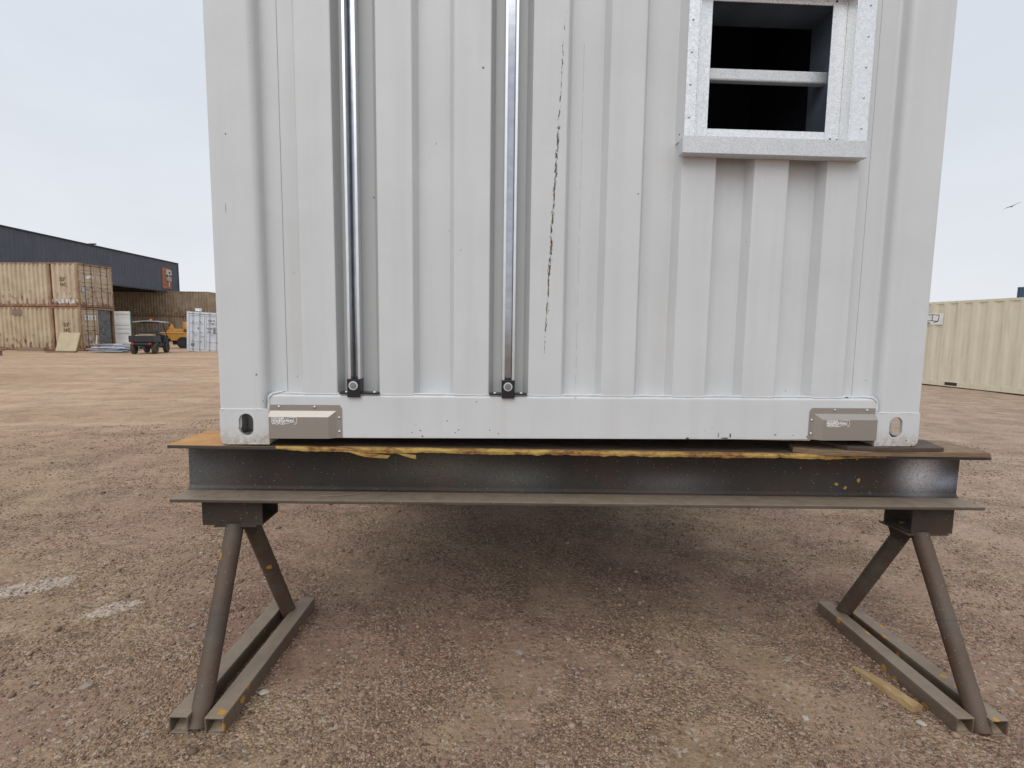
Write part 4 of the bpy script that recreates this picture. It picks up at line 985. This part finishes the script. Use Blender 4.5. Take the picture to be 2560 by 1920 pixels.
# blue container far beyond the cream one
blue = simple('blue_paint', (.045, .10, .17), .5, 0, .2, 2)
for lvl in (0, 1):
    far_container('shipping_container', ('upper' if lvl else 'lower') + ' blue container of the stack far beyond the cream container', 'container', 12.19, 2.44, 2.89, blue, (45.6, 40.9, gz(38, 38) + .02 + lvl * 2.9), R(-90), doors=False, group='blue containers far beyond the cream one')

# ------------------------------------------------------------------ far: things standing in front of the left stack
# beige insulated panel leaning on the stack
pan = thing('insulated_panel', 'beige square panel leaning against the lower tan container', 'panel', (-25.35, 31.0, gL), worldparts=False)
pmx = Matrix.Rotation(R(-22), 4, 'X')
MB().box(-.02, 1.18, 0, .10, .05, 1.30, pmx).build('board', simple('beige_panel', (.47, .39, .26), .7, 0, .1, 2), pan, .01)
MB().box(1.182, 1.24, -.005, .11, .05, 1.30, pmx).build('edge_strip', simple('olive_edge', (.20, .16, .07), .7), pan)
MB().box(-.35, 1.3, -.25, -.05, .0, .10).build('base_timber', mat_wood('base_timber', (.16, .10, .07), (.26, .18, .13)), pan)
pan.rotation_euler = (0, 0, R(0))
# timber blocks under and in front of the stack
tm = mat_wood('old_timber', (.20, .135, .09), (.32, .23, .16))
t1 = thing('timber_bearer', 'low wooden bearer bench at the far left edge in front of the tan stack', 'timber bearer', (-24.7, 26.9, gz(-24.7, 26.9)), worldparts=False)
MB().box(-3.0, .0, -.12, .12, .26, .36).build('beam', tm, t1, .01)
for xl in (-2.7, -.28): MB().box(xl, xl + .14, -.1, .1, .0, .26).build('leg', tm, t1, .01)
t2 = tag(MB().box(-28.6, -27.0, 32.2, 32.5, gL - .02, gL + .22).build('timber_block', tm, bevel=.015), 'pale timber block in front of the base of the lower tan container', 'timber block')
# heap of bent metal strips: every strip a piece of its own
rng = random.Random(3)
smats = [simple('strip_white', (.80, .81, .83), .4, .3), simple('strip_blue', (.38, .43, .56), .4, .3), simple('strip_grey', (.34, .35, .37), .5, .4)]
heap = thing('scrap_pile', 'low pile of white and blue-grey metal strips in front of the open container door', 'scrap pile', (-22.1, 31.3, gz(-21.9, 31.3)), worldparts=False)
for i in range(34):
    m = MB(); Ln = rng.uniform(.9, 2.3); z = .03 + i * .0135; a = rng.gauss(0, .16)
    mx = Matrix.Translation((rng.uniform(-.4, .4), rng.uniform(-.5, .5) * (1 - i / 45), z)) @ Matrix.Rotation(a + R(5), 4, 'Z') @ Matrix.Rotation(rng.gauss(0, .03), 4, 'Y')
    wd = rng.uniform(.06, .14)
    m.box(-Ln / 2, Ln / 2, -wd, wd, 0, .008, mx); m.box(-Ln / 2, Ln / 2, -wd - .006, -wd, 0, .05, mx)
    m.build('metal_strip', rng.choice(smats), heap)
post = MB(); post.tube((-24.1, 32.6, gL + .1), (-24.5, 33.3, gL + 1.0), .05, 8)
tag(post.build('leaning_post', simple('pale_post', (.45, .40, .38), .8)), 'short pale post leaning against the closed lower door of the stack', 'post')
# ---- utility vehicle
uv = thing('utility_vehicle', 'black side-by-side utility vehicle with cargo bed, grey roof and orange beacon', 'utility vehicle', (-18.95, 29.0, gz(-18.2, 29.2)), worldparts=False)
ub = simple('black_plastic', (.022, .023, .026), .5, 0, .25, 5); ug = simple('dark_tube', (.03, .032, .038), .4)
tyre = simple('tyre_dusty', (.075, .062, .05), .9, 0, .3, 12); rim = simple('dark_rim', (.06, .06, .06), .4, .6)
# local: +y forward, x across, rear axle y = .45
def wheel(x_, y_, side):
    m = MB(); n = 22; r = .335
    prof = [(.13, r - .06), (.115, r - .015), (.06, r), (-.06, r), (-.115, r - .015), (-.13, r - .06), (-.13, .17), (.13, .17)]
    vs = []; 
    for i in range(n):
        a = 2 * PI * i / n
        for (px, pr) in prof: vs.append((x_ + px, y_ + pr * math.cos(a), r + pr * math.sin(a)))
    k = len(prof); m.add(vs, [(i * k + j, i * k + (j + 1) % k, ((i + 1) % n) * k + (j + 1) % k, ((i + 1) % n) * k + j) for i in range(n) for j in range(k)], True)
    for i in range(20):
        a = 2 * PI * i / 20
        mx = Matrix.Translation((x_, y_, r)) @ Matrix.Rotation(a, 4, 'X')
        m.box(-.12 if i % 2 else .01, -.01 if i % 2 else .12, -.022, .022, r - .008, r + .018, mx)
    w_ = m.build('wheel', tyre, uv)
    h = MB(); h.tube((x_ - .10 * side, y_, r), (x_ + .09 * side, y_, r), .172, 16); h.tube((x_ + .09 * side, y_, r), (x_ + .12 * side, y_, r), .07, 10)
    for i in range(5):
        mx = Matrix.Translation((x_, y_, r)) @ Matrix.Rotation(2 * PI * i / 5, 4, 'X'); h.box(min(.09 * side, .105 * side), max(.09 * side, .105 * side), -.02, .02, .06, .165, mx)
    h.build('rim', rim, w_)
for x_, sd_ in ((-.62, -1), (.62, 1)):
    wheel(x_, .45, sd_); wheel(x_, 2.45, sd_)
bed = MB(); bed.box(-.72, .72, .02, 1.15, .68, .73)
bed.box(-.74, .74, .0, .045, .70, 1.05); bed.box(-.74, -.70, .0455, 1.15, .7305, 1.05); bed.box(.70, .74, .0455, 1.15, .7305, 1.05); bed.box(-.70, .70, 1.11, 1.15, .7305, 1.08)
bed.box(-.60, .60, -.012, -.0005, .76, .79); bed.box(-.60, .60, -.012, -.0005, .93, .96); bed.box(-.30, -.27, -.012, -.0005, .795, .925); bed.box(.27, .30, -.012, -.0005, .795, .925)
bed.build('cargo_bed', ub, uv, .012)
fr = MB()
for s_ in (-1, 1):
    fr.path([(s_ * .66, 1.25, .60), (s_ * .66, 1.22, 1.15), (s_ * .58, 1.35, 1.80), (s_ * .58, 2.10, 1.83), (s_ * .64, 2.55, 1.10), (s_ * .62, 2.9, .95)], .028, 8)
    fr.path([(s_ * .66, 1.25, .60), (s_ * .66, 2.2, .50), (s_ * .6, 3.0, .62), (s_ * .62, 2.9, .95)], .025, 8)
    fr.path([(s_ * .62, 1.3, 1.45), (s_ * .61, 2.3, 1.5)], .018, 8)
fr.tube((-.58, 1.35, 1.80), (.58, 1.35, 1.80), .026, 8).tube((-.58, 2.1, 1.83), (.58, 2.1, 1.83), .026, 8).tube((-.66, 1.22, 1.15), (.66, 1.22, 1.15), .024, 8)
fr.build('roll_cage', ug, uv)
body = MB(); body.box(-.60, .60, .25, 1.25, .42, .66); body.box(-.64, .64, 1.16, 2.3, .40, .55)
body.prism([(2.3, .42), (3.1, .45), (3.15, .75), (2.75, 1.02), (2.3, 1.08)], 'x', -.60, .60)
for s_ in (-1, 1): body.prism([(2.05, .62), (2.2, .86), (2.7, .92), (2.95, .72), (2.85, .70), (2.68, .83), (2.25, .78), (2.12, .60)], 'x', s_ * .60 if s_ > 0 else -.80, .80 if s_ > 0 else -.60)
body.box(-.62, .62, -.02, .10, .52, .64)
body.build('body', ub, uv, .02)
st_ = MB(); st_.box(-.58, .58, 1.28, 1.75, .56, .82); st_.prism([(1.26, .8), (1.40, .8), (1.30, 1.32), (1.20, 1.32)], 'x', -.56, -.03); st_.prism([(1.26, .8), (1.40, .8), (1.30, 1.32), (1.20, 1.32)], 'x', .03, .56)
st_.build('seat', simple('seat_black', (.03, .03, .033), .6), uv, .03)
rf = MB(); n = 10; pr = [(-.92 + 1.84 * i / n, 1.86 + .07 * math.sin(PI * i / n)) for i in range(n + 1)]
rf.prism(pr + [(x_, z_ - .05) for x_, z_ in pr[::-1]], 'y', 1.15, 2.35); rf.build('roof', simple('grey_roof', (.30, .31, .31), .5), uv, .01)
MB().tube((.12, 1.4, 1.93), (.12, 1.4, 2.03), .07, 12).build('beacon', simple('amber', (.75, .26, .05), .3), uv)
for x_ in (-.50, .50): MB().tube((x_, -.06, .60), (x_, -.02, .60), .062, 14).build('tail_light', simple('red_lens', (.60, .02, .03), .25), uv)
MB().tube((-.55, .45, .335), (.55, .45, .335), .04, 8).box(-.22, .22, .25, .7, .26, .44).tube((.1, .02, .36), (.1, .35, .36), .08, 10).build('rear_axle', ug, uv)
MB().tube((-.55, 2.45, .335), (.55, 2.45, .335), .04, 8).build('front_axle', ug, uv)
sw = MB(); ringp = [(-.3 + .17 * math.cos(2 * PI * i / 14), 2.12 + .05 * math.sin(2 * PI * i / 14), 1.10 + .16 * math.sin(2 * PI * i / 14)) for i in range(15)]
sw.path(ringp, .015, 6).tube((-.3, 2.12, 1.10), (-.3, 2.35, .95), .02, 8); sw.build('steering_wheel', ug, uv)
uv.rotation_euler = (0, 0, R(14)); uv.scale = (.84, .95, 1)
cx_ = thing('cardboard_box', 'small tan cardboard box lying in the cargo bed of the utility vehicle', 'box', (-19.0, 29.55, uv.location.z + .735), worldparts=False)
MB().box(-.32, .42, -.2, .2, 0, .40).build('carton', simple('cardboard', (.42, .29, .16), .8), cx_, .006); MB().box(-.05, .05, -.201, .201, .4005, .402).build('tape', simple('tape', (.5, .42, .28), .4), cx_)
cx_.rotation_euler = (0, 0, R(14))
bag = tag(MB().prism([(-.30, 0), (.25, 0), (.30, .12), (.12, .30), (-.05, .36), (-.28, .22)], 'y', -.2, .2).build('crumpled_sack', simple('sack', (.60, .45, .33), .9, 0, .2, 6), bevel=.05), 'pinkish crumpled sack lying in the cargo bed beside the cardboard box', 'sack')
bag.location = (-19.4, 29.50, uv.location.z + .735); bag.rotation_euler = (0, 0, R(14))
# ---- yellow machine half hidden behind the white container
ym = thing('yellow_machine', 'dirty yellow construction machine half hidden behind the pale white container', 'construction machine', (-22.4, 39.6, gz(-21.6, 39.6)), worldparts=False)
ye = mat_rusty_paint('machine_yellow', (.50, .22, .025), (.58, .30, .05), rust=.6, low=True, H=2); dyk = simple('machine_black', (.02, .02, .02), .8)
MB().prism([(-1.25, .62), (2.2, .55), (2.2, 1.15), (-1.15, 1.18), (-1.28, .95)], 'y', -.8, .8).build('chassis', ye, ym, .03)
MB().prism([(-1.05, 1.19), (.2, 1.19), (.2, 1.42), (-.85, 1.46), (-1.0, 1.34)], 'y', -.7, .7).build('hood', ye, ym, .03)
MB().box(.15, 2.1, -.7, .7, 1.43, 1.98).build('cab', ye, ym, .05)
MB().prism([(-.86, 1.48), (-.46, 1.48), (-.66, 1.83)], 'y', -.72, -.66).build('warning_triangle', simple('orange_tri', (.70, .28, .03), .5), ym)
MB().tube((-.95, -.5, 1.45), (-.95, -.5, 1.80), .03, 8).build('exhaust', dyk, ym)
MB().box(-1.45, 2.2, -.85, -.8, 1.14, 1.20).build('rail', simple('cream_rail', (.55, .40, .22), .6), ym)
for x_ in (.25, 1.5):
    m = MB().tube((x_, -.95, .42), (x_, -.55, .42), .44, 22); m.tube((x_, .55, .42), (x_, .95, .42), .44, 22); w_ = m.build('wheel', dyk, ym)
    MB().tube((x_, -.97, .42), (x_, -.951, .42), .22, 14).build('rim', ub, w_)
MB().box(-.75, 2.0, -.5, .5, .25, .55).build('undercarriage', dyk, ym)

# ------------------------------------------------------------------ bird
def bird():
    m = MB(); 
    bdy = [(-.30, .002), (-.24, .012), (-.10, .040), (.04, .050), (.16, .038), (.24, .024), (.32, .006)]
    m.path([(x_, 0, 0) for x_, _ in bdy], [r for _, r in bdy], 10)
    t = MB(); t.add([(-.30, -.02, 0), (-.30, .02, 0), (-.44, .07, .0), (-.44, -.07, .0), (-.30, -.02, -.008), (-.30, .02, -.008), (-.44, .07, -.006), (-.44, -.07, -.006)], [(0, 1, 2, 3), (7, 6, 5, 4), (0, 4, 5, 1), (1, 5, 6, 2), (2, 6, 7, 3), (3, 7, 4, 0)])
    root = thing('bird', 'dark bird gliding in the sky above the cream container', 'bird', (36.29, 33.0, 10.09), worldparts=False)
    f = simple('dark_feather', (.03, .03, .035), .7)
    m.build('body', f, root); t.build('tail', f, root)
    for s_ in (-1, 1):
        w_ = MB(); top = [(.10, .03 * s_, .02), (.14, .25 * s_, .07), (.08, .50 * s_, .075), (-.06, .74 * s_, .045), (-.10, .60 * s_, .055), (-.10, .40 * s_, .065), (-.12, .20 * s_, .05), (-.10, .03 * s_, .02)]
        n = len(top); vs = top + [(a, b_, c_ - .012) for a, b_, c_ in top]
        w_.add(vs, [tuple(range(n)), tuple(range(n, 2 * n))[::-1]] + [(i, n + i, n + (i + 1) % n, (i + 1) % n) for i in range(n)]); w_.build('wing', f, root)
    root.rotation_euler = (R(-24), R(6), R(62)); root.scale = (.72, .72, .72)
bird()
